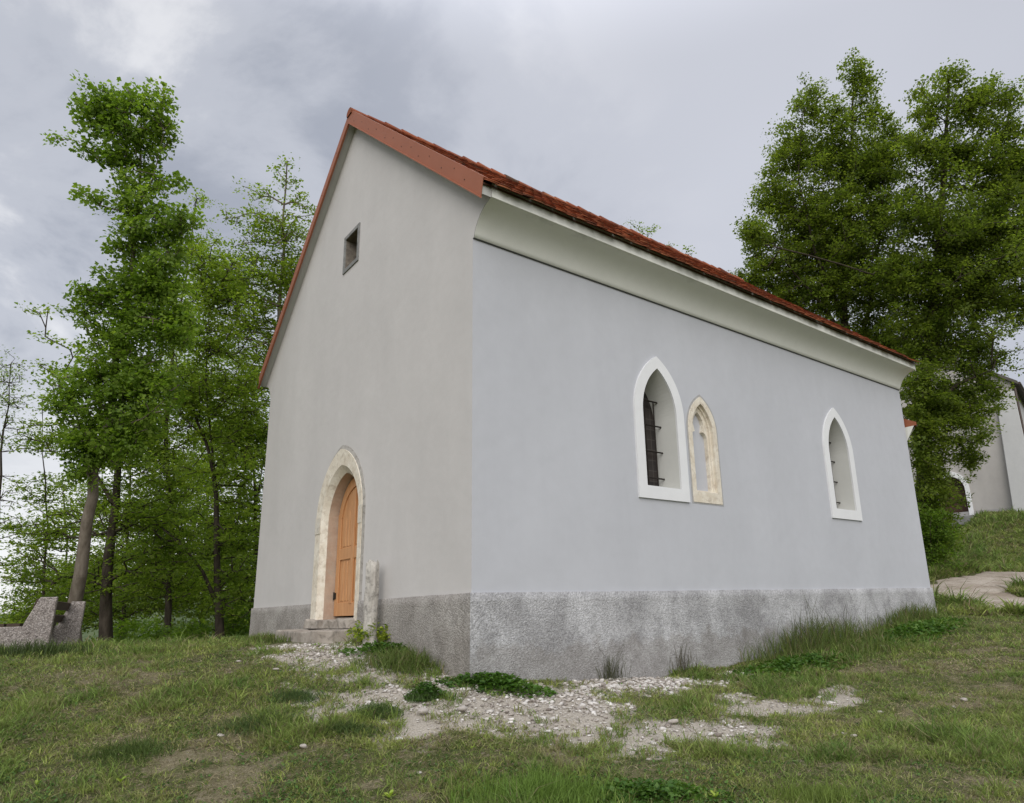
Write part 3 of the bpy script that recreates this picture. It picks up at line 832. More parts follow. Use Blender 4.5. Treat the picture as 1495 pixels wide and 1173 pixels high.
# local: +x to the right along the facade, +y away from the viewer
m_cw = plaster('old_limewash', (.40, .38, .36), .12)
m_cw2 = plaster('fresh_limewash', (.47, .47, .465), .05)
FX0, FX1 = -9.0, 2.75; ez = 7.1
mb = MB(); dr = arch(-1.05, .72, .0, 1.55, 2.35, 8)
rz_ = lambda x: ez+(abs(FX0-FX1)/2-abs(x-(FX0+FX1)/2))*.75
wall_face(mb, [(FX0, -1.5), (FX1, -1.5), (FX1, ez), ((FX0+FX1)/2, rz_((FX0+FX1)/2)), (FX0, ez)], [dr], lambda p: (p[0], 0, p[1]))
mb.build('facade_wall', m_cw, church)
for xx in (FX1, FX0):
    mb = MB(); mb.add([(xx, 0, -1.5), (xx, 16, -1.5), (xx, 16, ez), (xx, 0, ez)], [(0, 1, 2, 3)]); mb.build('side_wall', m_cw2, church)
mb = MB(); mb.hexa([(1.75, -.75, -1.5), (2.95, -.75, -1.5), (2.95, .2, -1.5), (1.75, .2, -1.5), (1.95, -.10, 6.55), (2.85, -.10, 6.55), (2.85, .2, 6.55), (1.95, .2, 6.55)])
mb.build('buttress', m_cw2, church, bevel=.03)
mb = MB(); mb.box((FX0, -.05, -1.5), (1.70, -.003, .28)); mb.build('plinth', plaster('grey_plinth', (.33, .32, .31), .06), church)
mb = MB(); o_ = arch(-1.05, .95, .0, 1.6, 2.62, 8); 
loft(mb, o_, dr, lambda p: (p[0], -.09, p[1]), lambda p: (p[0], -.09, p[1])); loft(mb, o_, o_, lambda p: (p[0], .0, p[1]), lambda p: (p[0], -.09, p[1])); loft(mb, dr, dr, lambda p: (p[0], -.09, p[1]), lambda p: (p[0], .45, p[1]))
sur = mb.build('door_surround', m_white, church)
mb = MB(); wall_face(mb, dr, [], lambda p: (p[0], .44, p[1])); mb.build('door', m_oak, church)
mb = MB(); mb.box((-2.3, -.9, -.5), (.35, -.06, .0)); mb.build('doorstep', m_slit, church, bevel=.03)
mb = MB(); xm = (FX0+FX1)/2
for s in (-1, 1):
    xe = xm+s*((FX1-FX0)/2+.35)
    mb.prism([(xm, rz_(xm)+.02), (xe, ez-.26+.02), (xe, ez-.26+.2), (xm, rz_(xm)+.22)], lambda p, t: (p[0], t, p[1]), -.22, 16.2)
mb.build('roof', m_slate, church)
mb = MB(); mb.tube([(FX1+.16, -.02, ez-.35), (FX1+.16, -.08, ez-1.0), (FX1+.16, -.08, -.5)], .06, 8); mb.tube([(FX1+.42, -.2, ez-.2), (FX1+.42, 16, ez-.2)], .075, 8)
mb.build('downpipe', m_brownpipe, church)

# ------------------------------------------------------------------ foliage
def leaf_quads(C_, Nn, Tn, Ls, wr=.62, fold=.18):
    """kite leaves: centres at the stalk"""
    B = np.cross(Nn, Tn); B /= np.linalg.norm(B, axis=1)[:, None]+1e-9
    L = Ls[:, None]
    tip = C_+Tn*L; mid = C_+Tn*L*.45
    l = mid+B*L*wr*.5+Nn*L*fold; r = mid-B*L*wr*.5+Nn*L*fold
    V = np.stack([C_, r, tip, l], 1).reshape(-1, 3)
    return V, np.arange(len(V)).reshape(-1, 4)
def unit(a): return a/(np.linalg.norm(a, axis=-1, keepdims=True)+1e-9)

def leaves(name, clusters, rc, per, size, mat, parent, flat=.5, upb=.8, wr=.62, origin=None, r=None, dirs=None):
    r = r or rng
    n = len(clusters); k = np.maximum(1, r.poisson(per, n)); ci = np.repeat(np.arange(n), k); m = len(ci)
    off = r.normal(size=(m, 3)); rad = r.random((m, 1))**.45
    off = unit(off)*rad*rc*np.array([1, 1, flat]); off *= (.7+.6*r.random(n))[ci][:, None]
    Cc = clusters[ci]+off
    # each spray has its own tilt
    cn = unit(np.array([0, 0, upb])+r.normal(size=(n, 3))*.32)[ci]
    Nn = unit(cn+r.normal(size=(m, 3))*.38)
    T = unit(off*1.0+r.normal(size=(m, 3))*rc*.6-np.array([0, 0, rc*.35])); T = unit(T-Nn*(T*Nn).sum(1)[:, None])
    V, Q = leaf_quads(Cc, Nn, T, size*(.45+1.0*r.random(m)**1.4), wr)
    return npmesh(name, V, [Q], mat, parent, local_to=origin)

def skeleton(trunks, attr, r, up=.5, sag=.0):
    """grow limbs from trunk polylines to every attractor. returns pos, parent, is_trunk"""
    pos = []; par = []; plen = []; tap = []
    for ti, (pts, start) in enumerate(trunks):
        prev = -1
        if ti > 0:
            d = np.linalg.norm(np.array(pos)-pts[0], axis=1); prev = int(d.argmin())
        t0 = 1.0 if ti == 0 else tap[prev]*.62; tot = sum(np.linalg.norm(pts[i+1]-pts[i]) for i in range(len(pts)-1)); run = 0.0
        for i in range(len(pts)-1):
            seg = max(2, int(np.linalg.norm(pts[i+1]-pts[i])/.5))
            for k in range(seg if i < len(pts)-2 else seg+1):
                p = pts[i]+(pts[i+1]-pts[i])*k/seg
                if ti == 0: p = p+r.normal(size=3)*np.array([.02, .02, 0])
                L_ = run+np.linalg.norm(p-pts[i]); tap.append(t0*(1-.90*(L_/tot)**.85)*(1+.25*math.exp(-L_/.35) if ti == 0 else 1)); pos.append(p); par.append(prev); plen.append(0 if prev < 0 else plen[prev]*.0+np.linalg.norm(p-pos[prev])*.2+plen[prev]); prev = len(pos)-1
            run += np.linalg.norm(pts[i+1]-pts[i])
    ntr = len(pos)
    A = np.zeros((ntr+len(attr)*4, 3)); A[:ntr] = pos; PL = np.zeros(len(A)); PL[:ntr] = np.array(plen)*.3
    parent = np.full(len(A), -1); parent[:ntr] = par; n = ntr
    dist = np.array([np.linalg.norm(A[:ntr]-a, axis=1).min() for a in attr])
    ends = []
    for i in np.argsort(dist):
        a = attr[i]; v = a-A[:n]; d = np.linalg.norm(v, axis=1)
        cost = d*1.0+PL[:n]*.35+up*np.maximum(0, -v[:, 2])+np.maximum(0, .5-A[:n, 2]+A[0, 2])*3
        j = int(cost.argmin()); L = d[j]
        k = 1 if L < .5 else (2 if L < 1.2 else 3)
        prev = j
        perp = r.normal(size=3)*.09*L
        for q in range(1, k+1):
            t = q/k; p = A[j]+(a-A[j])*t
            if q < k: p = p+perp*math.sin(math.pi*t)+np.array([0, 0, -.10*L*math.sin(math.pi*t)])
            A[n] = p; parent[n] = prev; PL[n] = PL[prev]+L/k; prev = n; n += 1
        ends.append(prev)
    skeleton.tap = np.array(tap)
    return A[:n], parent[:n], ntr, ends

def limb_mesh(pos, par, ntr, rad, sides_t=9, sides_b=4):
    V = []; Q = []; nv = 0
    # smooth ring tubes: one ring per node and its parent
    isT = np.arange(len(pos)) < ntr
    for sides, sel in ((sides_t, [i for i in range(len(pos)) if par[i] >= 0 and rad[i] > .035]), (sides_b, [i for i in range(len(pos)) if par[i] >= 0 and rad[i] <= .035])):
        if not sel: continue
        sel = np.array(sel); p1 = pos[sel]; p0 = pos[par[sel]]; r1 = rad[sel]; r0 = np.minimum(rad[par[sel]], r1*1.35+.004)
        t = unit(p1-p0); ref = np.where(np.abs(t[:, 2:3]) < .9, np.array([[0, 0, 1.]]), np.array([[1., 0, 0]]))
        a = unit(np.cross(t, ref)); b = np.cross(t, a)
        an = np.linspace(0, 2*np.pi, sides, endpoint=False)
        c = (a[:, None]*np.cos(an)[None, :, None]+b[:, None]*np.sin(an)[None, :, None])
        ra = p0[:, None]-t[:, None]*(r0*.3)[:, None, None]+c*r0[:, None, None]; rb = p1[:, None]+t[:, None]*(r1*.3)[:, None, None]+c*r1[:, None, None]
        vv = np.concatenate([ra, rb], 1); m = len(sel)
        base = nv+np.arange(m)[:, None]*2*sides; k = np.arange(sides)[None]
        q = np.stack([base+k, base+(k+1) % sides, base+sides+(k+1) % sides, base+sides+k], -1).reshape(-1, 4)
        V.append(vv.reshape(-1, 3)); Q.append(q); nv += m*2*sides
    return np.concatenate(V), np.concatenate(Q)

DENS = 2.0
def tree(name, label, trunks, blobs, r0, dens, rc, per, size, lmat, bmat, seed, group=None, up=.5, flat=.5, upb=.8, bare=0.0, tip=.006, wr=.62, cat='tree', dscale=1.0, maxn=1500):
    """trunks: list of polylines of (px, py, depth); blobs: (px, py, rx, ry[, w]) at the depth of the trunk"""
    r = np.random.default_rng(seed)
    d0 = trunks[0][0][2]
    TP = []
    for k, tpl in enumerate(trunks):
        pts = np.array([at(*q) for q in tpl]); TP.append((pts, 0))
    base = TP[0][0][0].copy(); base[2] = gz1(base[0], base[1])-.1
    TP[0][0][0] = base
    att = []; wts = []; dens = dens*DENS
    for bl in blobs:
        cx, cy, rx, ry = bl[:4]; w = bl[4] if len(bl) > 4 else 1.0
        dd = d0+(bl[5] if len(bl) > 5 else 0)
        mx = rx*dd/F; my = ry*dd/F; mz = max(.5, (mx+my)/2)*dscale
        n = max(3, int(dens*w*math.pi*mx*my*(1+.5*mz)))
        q = unit(r.normal(size=(n, 3))); lump = 1+.33*np.sin(q[:, :1]*5+r.random()*6)*np.sin(q[:, 1:2]*5+r.random()*6)+.16*r.normal(size=(n, 1)); q = q*(r.random((n, 1))**.42)*lump
        c = at(cx, cy, dd)
        att.append(c+RT*q[:, :1]*mx+np.array([0, 0, 1])*q[:, 1:2]*my*1.02+np.array([FW[0], FW[1], 0])*q[:, 2:]*mz)
    att = np.concatenate(att)
    gzv = gz(att[:, 0], att[:, 1]); att[:, 2] = np.maximum(att[:, 2], gzv+.25)
    maxn = int(maxn*2.2)
    if len(att) > maxn: att = att[r.permutation(len(att))[:maxn]]
    pos, par, ntr, ends = skeleton(TP, att, r, up)
    # pipe model radii
    area = np.zeros(len(pos)); ch = np.zeros(len(pos), int)
    for i in range(len(pos)-1, 0, -1):
        if ch[i] == 0: area[i] += tip**2.2
        if par[i] >= 0: area[par[i]] += area[i]; ch[par[i]] += 1
    rad = area**(1/2.2); k = r0/rad[0]
    isT = np.arange(len(pos)) < ntr
    rad = np.minimum(rad*min(k, 1.6), .2*r0); rad[:ntr] = r0*skeleton.tap
    rad = np.maximum(rad, tip*.7)
    root = empty(name, tuple(base), label, cat, group)
    V, Q = limb_mesh(pos, par, ntr, rad)
    npmesh('trunk', V, [Q], bmat, root, smooth=True, local_to=base)
    cl = pos[ntr:][r.random(len(pos)-ntr) > .25] if bare == 0 else pos[ends][r.random(len(ends)) > bare]
    if bare == 0: cl = np.concatenate([pos[ends], cl])
    leaves('crown', cl, rc, per, size, lmat, root, flat, upb, wr, base, r)
    return root

tree('maple_tree', 'tall narrow bright green maple with a clear grey trunk behind the concrete bench',
     [[(104,965,13.5),(112,880,13.5),(128,760,13.5),(140,690,13.6),(160,600,13.6),(178,480,13.6),(190,400,13.6),(200,320,13.6),(205,240,13.6),(208,165,13.6)],
      [(200,320,13.6),(225,255,13.5),(240,190,13.4)], [(178,480,13.6),(225,400,13.5),(265,340,13.5)]],
     [(145,160,32,28),(200,148,46,22),(232,180,26,34),(160,182,36,28),(200,215,40,36),(120,206,34,8),(160,235,32,14),(205,280,40,38),(200,345,42,42),(258,330,32,34),(240,385,36,30),(196,410,46,36),
      (150,300,18,8,.7),(128,288,22,7,.6),(140,440,34,28),(180,480,70,44),(255,470,36,42),(150,560,58,52),(210,560,52,56),(130,640,42,46),(190,640,44,44),(120,690,28,24),(100,590,24,36),(235,430,46,40)],
     .14, 19, .21, 30, .076, m_lf_maple, m_bark_grey, 11, flat=.75, upb=.5, wr=.85, dscale=.8)
GB = 'beeches on the slope behind the bench'
tree('beech_tree', 'beech with a stout dark trunk just right of the leaning grey maple trunk',
     [[(152,965,16),(158,850,16),(168,740,16),(178,600,16),(190,470,16.3)], [(168,740,16),(115,650,15.7),(70,585,15.5)]],
     [(85,640,50,30),(60,458,40,9,.4),(85,500,38,12,.6),(80,540,36,16,.7),(45,790,44,24),(60,840,54,22),(205,750,55,48),(100,560,40,30,.5),(235,820,55,40),(150,840,55,36),(95,760,46,30),(185,680,40,40)],
     .16, 11, .33, 18, .085, m_lf_beech, m_bark_dark, 12, GB, flat=.32, upb=1.2)
tree('beech_tree', 'slender beech forking low into two stems, to the left of the chapel wall',
     [[(319,960,17),(318,830,17),(316,730,17),(312,690,17),(298,640,17),(280,590,17),(262,540,17)], [(316,720,17),(308,640,17),(300,560,17),(305,450,17)], [(318,885,17),(296,835,16.7),(262,790,16.4),(225,760,16)], [(300,640,17),(262,605,16.8),(235,590,16.5)]],
     [(285,600,50,44),(335,570,50,50),(345,680,40,54),(300,500,60,44),(325,430,50,44),(352,780,32,55),(270,800,46,26),(345,860,35,40),(275,690,18,14,.6),(230,770,40,26),(250,560,40,36),(300,390,46,34)],
     .12, 14, .33, 19, .085, m_lf_beech, m_bark_dark, 13, GB, flat=.32, upb=1.2)
tree('beech_tree', 'pointed beech whose sparse spire rises beside the left roof edge',
     [[(408,945,20),(407,700,20),(408,480,20),(411,380,20),(415,300,20),(419,235,20)]],
     [(419,262,16,34,.45),(382,285,36,16,.4),(440,300,24,22,.5),(352,325,36,16,.5),(400,340,54,30,.8),(440,350,24,30),(385,410,62,44),(430,420,36,50),(350,470,55,40),(400,500,50,45),(370,560,34,50),(355,390,40,25)],
     .16, 14, .32, 17, .088, m_lf_beech, m_bark_grey, 14, GB, flat=.4, upb=1.0)
tree('beech_tree', 'dark stemmed beech close against the left edge of the chapel',
     [[(380,950,19),(376,800,19),(371,690,19),(355,600,19)], [(374,740,19),(390,640,19.2)]],
     [(372,640,36,54),(366,750,32,62),(352,850,40,50),(385,880,30,40),(340,620,40,40),(310,760,36,40,.7)],
     .12, 17, .36, 19, .09, m_lf_beech, m_bark_dark, 15, GB, flat=.4, upb=1.0)
tree('birch_tree', 'almost bare thin tree at the far left edge, with only scattered small leaves',
     [[(-12,960,15),(-6,800,15),(2,660,15),(10,590,15),(18,530,15)], [(2,640,15),(-20,560,15)]],
     [(10,545,24,30,1.2),(25,590,22,36,1.2),(-10,560,24,40,1.2),(8,640,22,30,.8),(16,720,24,40,.5)],
     .06, 34, .22, 8, .05, m_lf_beech, m_bark_dark, 16, None, bare=.1, flat=.8, tip=.0028)
tree('young_tree', 'thin young tree with layered pale leaves between the bench and the bare tree',
     [[(66,960,18),(67,800,18),(66,700,18),(62,620,18)]],
     [(60,640,38,26,.7),(62,715,44,24,.8),(28,770,40,20),(85,790,44,24),(30,830,44,22),(50,880,55,26),(110,870,46,30),(60,590,26,16,.5)],
     .06, 14, .36, 17, .085, m_lf_beech, m_bark_dark, 17, None, flat=.28, upb=1.4)
tree('beech_tree', 'beech further down the slope, seen between the maple and the forked beech',
     [[(252,950,22),(250,760,22),(242,640,22),(250,520,22),(272,400,22),(288,290,22)]],
     [(285,285,22,22,.3),(285,365,32,34,.9),(300,430,36,36),(240,670,50,54),(262,750,46,46),(215,830,50,50),(255,570,50,46),(245,480,40,40,.7),(300,640,40,30,.7),(200,620,50,60),(290,850,40,40)],
     .13, 10, .40, 20, .1, m_lf_beech, m_bark_dark, 18, GB, flat=.35, upb=1.1)
tree('beech_tree', 'leafy beech filling the wood low behind the dark trunk',
     [[(185,950,26),(186,800,26),(190,700,26),(195,600,26)]],
     [(190,640,70,50,.8),(150,740,70,50,.9),(230,760,70,50,.9),(190,850,90,50),(120,860,60,40),(280,860,60,50),(330,800,50,60),(300,700,50,50,.6)],
     .13, 6.5, .48, 22, .115, m_lf_beech, m_bark_dark, 19, GB, flat=.4, upb=1.0)
tree('beech_tree', 'leafy beech farthest down the slope, behind the forked beech',
     [[(300,950,31),(302,800,31),(305,650,31),(310,520,31)]],
     [(300,560,70,60,.7),(350,650,60,60,.8),(270,700,60,60,.8),(330,800,80,60,.9),(250,850,80,60,.9),(360,880,50,60,.9)],
     .15, 5, .5, 24, .13, m_lf_beech, m_bark_dark, 31, GB, flat=.45, upb=1.0)
tree('beech_tree', 'leafy beech farthest down the slope, behind the bench and the maple trunk',
     [[(95,950,29),(97,850,29),(95,760,29),(92,690,29)]],
     [(95,840,60,30,.5),(140,830,60,40,.7),(110,895,100,34,1.0),(30,905,50,24,.8)],
     .12, 5.5, .48, 22, .12, m_lf_beech, m_bark_dark, 32, GB, flat=.4, upb=1.0)

m_hill_sap = m_lf_beech
tree('young_tree', 'tree hidden behind the chapel, only its leafy tips showing above the tiles',
     [[(962,880,28),(962,600,28),(958,420,28),(945,345,28)], [(958,420,28),(1000,372,28)]],
     [(938,338,22,7,1.2),(1003,367,12,5,1.4),(960,370,50,12,.7),(950,420,70,40,.5)],
     .1, 7, .25, 14, .09, m_lf_beech, m_bark_dark, 23, None)

GL = 'lindens at the far end of the chapel'
tree('linden_tree', 'left hand old linden with twin stems rising behind the end of the tiled roof',
     [[(1243,830,27),(1238,600,27),(1232,450,27),(1238,330,27),(1243,220,27),(1246,115,27)], [(1238,560,27),(1270,450,26.8),(1284,350,26.6),(1292,240,26.6)], [(1234,470,27),(1190,370,26.5),(1165,260,26.5),(1172,165,26.5)], [(1236,500,27),(1200,445,26.6),(1160,400,26.3),(1125,350,26)]],
     [(1246,105,20,24,.8),(1262,130,26,24,.8),(1178,150,26,24,.9),(1212,175,40,24,.8),(1272,165,26,24,.9),(1158,225,42,36),(1230,235,64,44),(1298,225,34,46),(1130,290,32,40),(1195,315,70,46),(1280,320,46,54),(1112,350,24,30),(1160,390,52,46),(1240,410,64,54),(1300,420,36,54),(1262,490,56,46),(1190,440,50,30),(1310,520,40,40),(1110,400,30,40),(1150,440,40,30),(1220,360,60,40),(1270,250,40,40),(1220,310,100,170,.12),(1200,400,100,100,.12)],
     .30, 9.5, .34, 32, .094, m_lf_linden, m_bark_dark, 21, GL, flat=.55, upb=.8, wr=.8, dscale=.8, maxn=3600)
tree('linden_tree', 'right hand old linden whose leafy skirt reaches the ground beside the path',
     [[(1347,845,24),(1348,700,24),(1351,560,24),(1362,440,24),(1372,330,24),(1380,220,24),(1386,115,24)], [(1352,540,24),(1385,440,24),(1400,330,24),(1440,230,24)], [(1362,450,24),(1420,430,24),(1480,418,24)], [(1352,600,24),(1400,560,23.5),(1450,540,23)]],
     [(1392,108,28,18,.8),(1362,150,34,30,.9),(1418,160,34,36),(1470,185,30,32,.9),(1350,215,32,36),(1400,235,54,46),(1462,270,40,54),(1340,310,40,46),(1400,335,56,46),(1475,360,40,46),(1352,415,46,46),(1420,440,54,46),(1485,450,30,36),(1342,510,36,40),(1400,515,46,36),(1448,525,36,18),(1448,580,30,11,.9),(1385,595,42,34),(1405,650,32,20),(1352,660,26,44),(1366,740,26,54),(1356,800,26,36),(1345,590,30,40),(1525,300,40,90),(1530,430,40,60),(1350,560,40,44,1.0,-1.2),(1345,640,32,44,1.0,-1.2),(1395,620,40,40,1.0,-1.2),(1362,700,34,40,1.0,-1.0),(1360,770,32,50,1.0,-.8),(1415,672,24,16,1,-.5),(1420,600,34,30,1,-.8),(1432,560,28,22,1,-.5),(1400,320,95,210,.12),(1420,420,90,120,.12),(1465,140,30,30),(1490,240,34,50),(1380,580,40,30),(1440,330,46,50),(1440,400,50,44),(1395,390,40,40),(1320,400,36,50),(1100,335,26,26),(1330,480,40,40),(1380,470,50,40)],
     .32, 9.5, .34, 32, .094, m_lf_linden, m_bark_dark, 22, GL, flat=.55, upb=.8, wr=.8, dscale=.8, maxn=4200)

# shrubs
def shrub(label, px, py, d, rx, ry, seed, mat=m_lf_shrub, per=18, size=.085, dens=40, rc=.22, name='shrub', group=None, cat='shrub', rz_=None, sink=0):
    r = np.random.default_rng(seed); b = at(px, py, d); base = np.array([b[0], b[1], gz1(b[0], b[1])]); 
    mx = rx*d/F; mz = ry*2*d/F
    n = max(12, int(dens*mx*mz*2))
    q = unit(r.normal(size=(n, 3)))*r.random((n, 1))**.4
    att = base+np.array([0, 0, mz*.5])+q*np.array([mx, mx*.8, mz*.5])*(1+.2*r.normal(size=(n, 1))); att[:, 2] = np.maximum(att[:, 2], base[2]+.06)
    tr = []
    for k in range(4):
        tr.append((np.array([base-[0, 0, .08], base+np.array([r.normal()*mx*.2, r.normal()*mx*.2, mz*.35]), base+np.array([r.normal()*mx*.4, r.normal()*mx*.4, mz*.65])]), 0))
    pos, par, ntr, ends = skeleton(tr, att, r, .4)
    root = empty(name, tuple(base), label, cat, group)
    rad = np.where(np.arange(len(pos)) < ntr, .012, .005)*min(1, mz)
    V, Q = limb_mesh(pos, par, ntr, rad, 5, 3)
    npmesh('stem', V, [Q], m_bark_dark, root, local_to=base)
    leaves('foliage', np.concatenate([att, pos[ntr:][::2]]), rc, per, size, mat, root, .6, .7, .6, base, r)
    return root
GS = 'shrubs along the edge of the wood'
for i, (px, py, d, rx, ry, lb) in enumerate([(175,945,17.5,32,34,'low green shrub at the foot of the stout dark trunk'),(228,945,19,38,42,'broad shrub between the stout dark trunk and the forked beech'),
        (283,945,18.5,34,36,'shrub against the left side of the forked beech'),(345,945,17.5,26,34,'shrub between the forked beech and the chapel corner'),
        (130,945,18.5,26,34,'shrub behind the right end of the bench'),(20,935,19,44,34,'pale shrub behind the left half of the bench'),(375,945,20,24,44,'dark shrub pressed behind the chapel corner'),(255,945,23,60,60,'tall bush deepest in the wood behind the broad shrub')]):
    shrub(lb, px, py, d, rx, ry, 40+i, group=GS, dens=42, per=28, rc=.30, size=.10)
shrub('dense dark shrub at the foot of the right hand linden', 1368, 838, 22.0, 32, 52, 60, dens=40, per=30, rc=.3, size=.09)
b = shrub('yellow green flowering spurge bush at the foot of the stone post, beside the doorstep', 534, 938, 8.95, 27, 15, 61, m_lf_euph, 16, .05, 160, .10, 'spurge_bush', None, 'bush')
shrub('small yellow green spurge bush just right of the stone post', 566, 922, 8.9, 10, 12, 62, m_lf_euph, 14, .05, 200, .08, 'spurge_bush', None, 'bush')

# ------------------------------------------------------------------ grass
def blades(x, y, h, w, tint, lean, r, z=None):
    n = len(x); z = gz(x, y) if z is None else z
    a = r.random(n)*2*np.pi; dx_, dy_ = np.cos(a), np.sin(a)
    la = r.random(n)*2*np.pi; lx, ly = np.cos(la)*lean*h, np.sin(la)*lean*h
    p = np.stack([x, y, z-.01], -1); s = np.stack([dx_, dy_, np.zeros(n)], -1)*(w/2)[:, None]
    m = p+np.stack([lx*.4, ly*.4, h*np.maximum(.2, .62-.12*lean)], -1); t = p+np.stack([lx, ly, h*np.maximum(.12, 1-.30*lean)], -1)
    V = np.stack([p-s, p+s, m+s*.8, m-s*.8, t], 1).reshape(-1, 3)
    b = np.arange(n)[:, None]*5
    return V, b+np.array([[0, 1, 2, 3]]), b+np.array([[3, 2, 4]]), np.repeat(tint, 5, 0)

def tints(n, r, dry, lush):
    g1 = np.array([.10, .15, .03]); g2 = np.array([.19, .225, .06]); g3 = np.array([.065, .115, .026]); s1 = np.array([.27, .22, .12]); s2 = np.array([.16, .125, .075])
    u = r.random((n, 1)); c = g1*(1-u)+g2*u
    c = c*(1-lush[:, None])+lush[:, None]*(g3*(1-u)+g1*u)
    k = (r.random(n) < np.clip(.10+dry*.75, 0, .9))[:, None]; v = r.random((n, 1))
    c = np.where(k, s1*v+s2*(1-v), c)
    return c*(.8+.4*r.random((n, 1)))

def in_chapel(x, y, m=.02): return (x < .03+m) & (x > -W-.05) & (y > -.03-m) & (y < LEN+.05+3.2*0)
VV = []; Q4 = []; T3 = []; TT = []; nv = 0
def addgrass(parts):
    global nv
    V, q, t, c = parts; VV.append(V); Q4.append(q+nv); T3.append(t+nv); TT.append(c); nv += len(V)
r = np.random.default_rng(99)
def scatter(N, d0, d1, p0=-130, p1=1625):
    u = r.random(N); d = 1/np.sqrt((1-u)/d0**2+u/d1**2); px = p0+r.random(N)*(p1-p0)
    P_ = CAM[None, :2]+d[:, None]*(FW[None, :2]/np.linalg.norm(FW[:2])+RT[None, :2]*((px-IW/2-PX)/F)[:, None])
    return P_[:, 0], P_[:, 1]
def cover(x, y):
    gm = g_mask(x, y)+(fbm(x, y, 5, 21)-.5)*.8; dm = np.clip(d_mask(x, y)+(fbm(x, y, 4, 22)-.5)*.9, 0, 1)
    ok = (gm < .13+.85*r.random(len(x))**2.0) & ~in_chapel(x, y) & ~((x > -5.5) & (x < -2.85) & (y < 1) & (y > -.95-.3*r.random(len(x)))) & (path_dist(x, y) > 1.15+.4*(fbm(x, y, 2, 4)-.3))
    return ok, dm
for (d0, d1, NT, hm, wm, sp, per, *pr) in ((3.6, 6.0, 27000, .055, .0056, .04, 13), (6.0, 9.5, 30000, .060, .0075, .055, 13), (9.5, 16, 22000, .070, .012, .08, 12), (16, 42, 26000, .13, .026, .20, 13), (15, 42, 30000, .17, .036, .16, 12, 1330, 1580)):
    tx, ty = scatter(NT, d0, d1, *pr); ok, dm = cover(tx, ty); ok &= r.random(NT) > dm*.6
    tx, ty, dm = tx[ok], ty[ok], dm[ok]; nt = len(tx)
    big = fbm(tx, ty, 1.5, 51); lush = smooth(.48, .68, big)
    th = hm*np.exp(r.normal(size=nt)*.38)*(.72+.75*lush)*(1-.4*dm)
    hue = np.clip(.25+.5*r.random((nt, 1))+1.1*(fbm(tx, ty, 3.1, 55)-.5)[:, None], 0, 1)
    tc_ = np.array([.085, .145, .030])*(1-hue)+np.array([.30, .32, .09])*hue
    tc_ = tc_*(1-.45*lush[:, None])+.45*lush[:, None]*np.array([.10, .18, .036])
    old = (r.random(nt) < .10+.5*dm)[:, None]; tc_ = np.where(old, tc_*.4+.6*np.array([.23, .19, .10]), tc_)
    k = r.poisson(per*(.6+.8*lush)); ci = np.repeat(np.arange(nt), k); n = len(ci)
    an = r.random(n)*2*np.pi; rr2 = np.sqrt(r.random(n))*sp*(.5+1.0*r.random(nt))[ci]
    x = tx[ci]+np.cos(an)*rr2; y = ty[ci]+np.sin(an)*rr2; ins = in_chapel(x, y); 
    t = np.array([1.16, 1.22, 1.1])*tc_[ci]*(.7+.6*r.random((n, 1))); dead = r.random(n) < .13; t[dead] = np.array([.26, .215, .12])*(.7+.5*r.random((dead.sum(), 1)))
    x, y, ci, t = x[~ins], y[~ins], ci[~ins], t[~ins]; n = len(x)
    h = th[ci]*(.45+.9*r.random(n))
    addgrass(blades(x, y, h, wm*(.6+.7*r.random(n)), t, .35+1.1*r.random(n), r))
    # flat dead straw and short in-between blades
    N = int(NT*3.2); x, y = scatter(N, d0, d1, *pr); ok, dm = cover(x, y); x, y, dm = x[ok], y[ok], dm[ok]; n = len(x)
    isd = r.random(n) < .32+.55*dm
    t = np.where(isd[:, None], np.array([.42, .36, .21])*(.45+.8*r.random((n, 1))), np.array([.14, .20, .048])*(.5+1.0*r.random((n, 1))))
    h = np.where(isd, hm*(.4+.9*r.random(n)), hm*.55*(.4+.9*r.random(n)))
    addgrass(blades(x, y, h, wm*(.6+.6*r.random(n)), t, np.where(isd, 1.4+1.8*r.random(n), .5+.8*r.random(n)), r))
# small clover and daisy leaves between the blades
N = 70000; x, y = scatter(N, 3.6, 14); ok, dm = cover(x, y); ok &= (fbm(x, y, 2.3, 90) > .52) & (r.random(N) > dm); x, y = x[ok], y[ok]; n = len(x)
N_ = unit(np.array([0, 0, 1.])+r.normal(size=(n, 3))*.45); T_ = unit(r.normal(size=(n, 3))); T_ = unit(T_-N_*(T_*N_).sum(1)[:, None])
V, q = leaf_quads(np.stack([x, y, gz(x, y)+.005+.03*r.random(n)], -1), N_, T_, .016+.016*r.random(n), .75)
addgrass((V, q, np.zeros((0, 3), int), np.repeat(np.array([.075, .145, .03])*(.6+.9*r.random((n, 1))), 4, 0)))
gobj = npmesh('grass', np.concatenate(VV), [np.concatenate(Q4), np.concatenate(T3)], m_grass, attrs={'tint': np.concatenate(TT)})
tag(gobj, 'short patchy meadow grass with dry straw on the slope before the chapel', 'grass', kind='stuff')

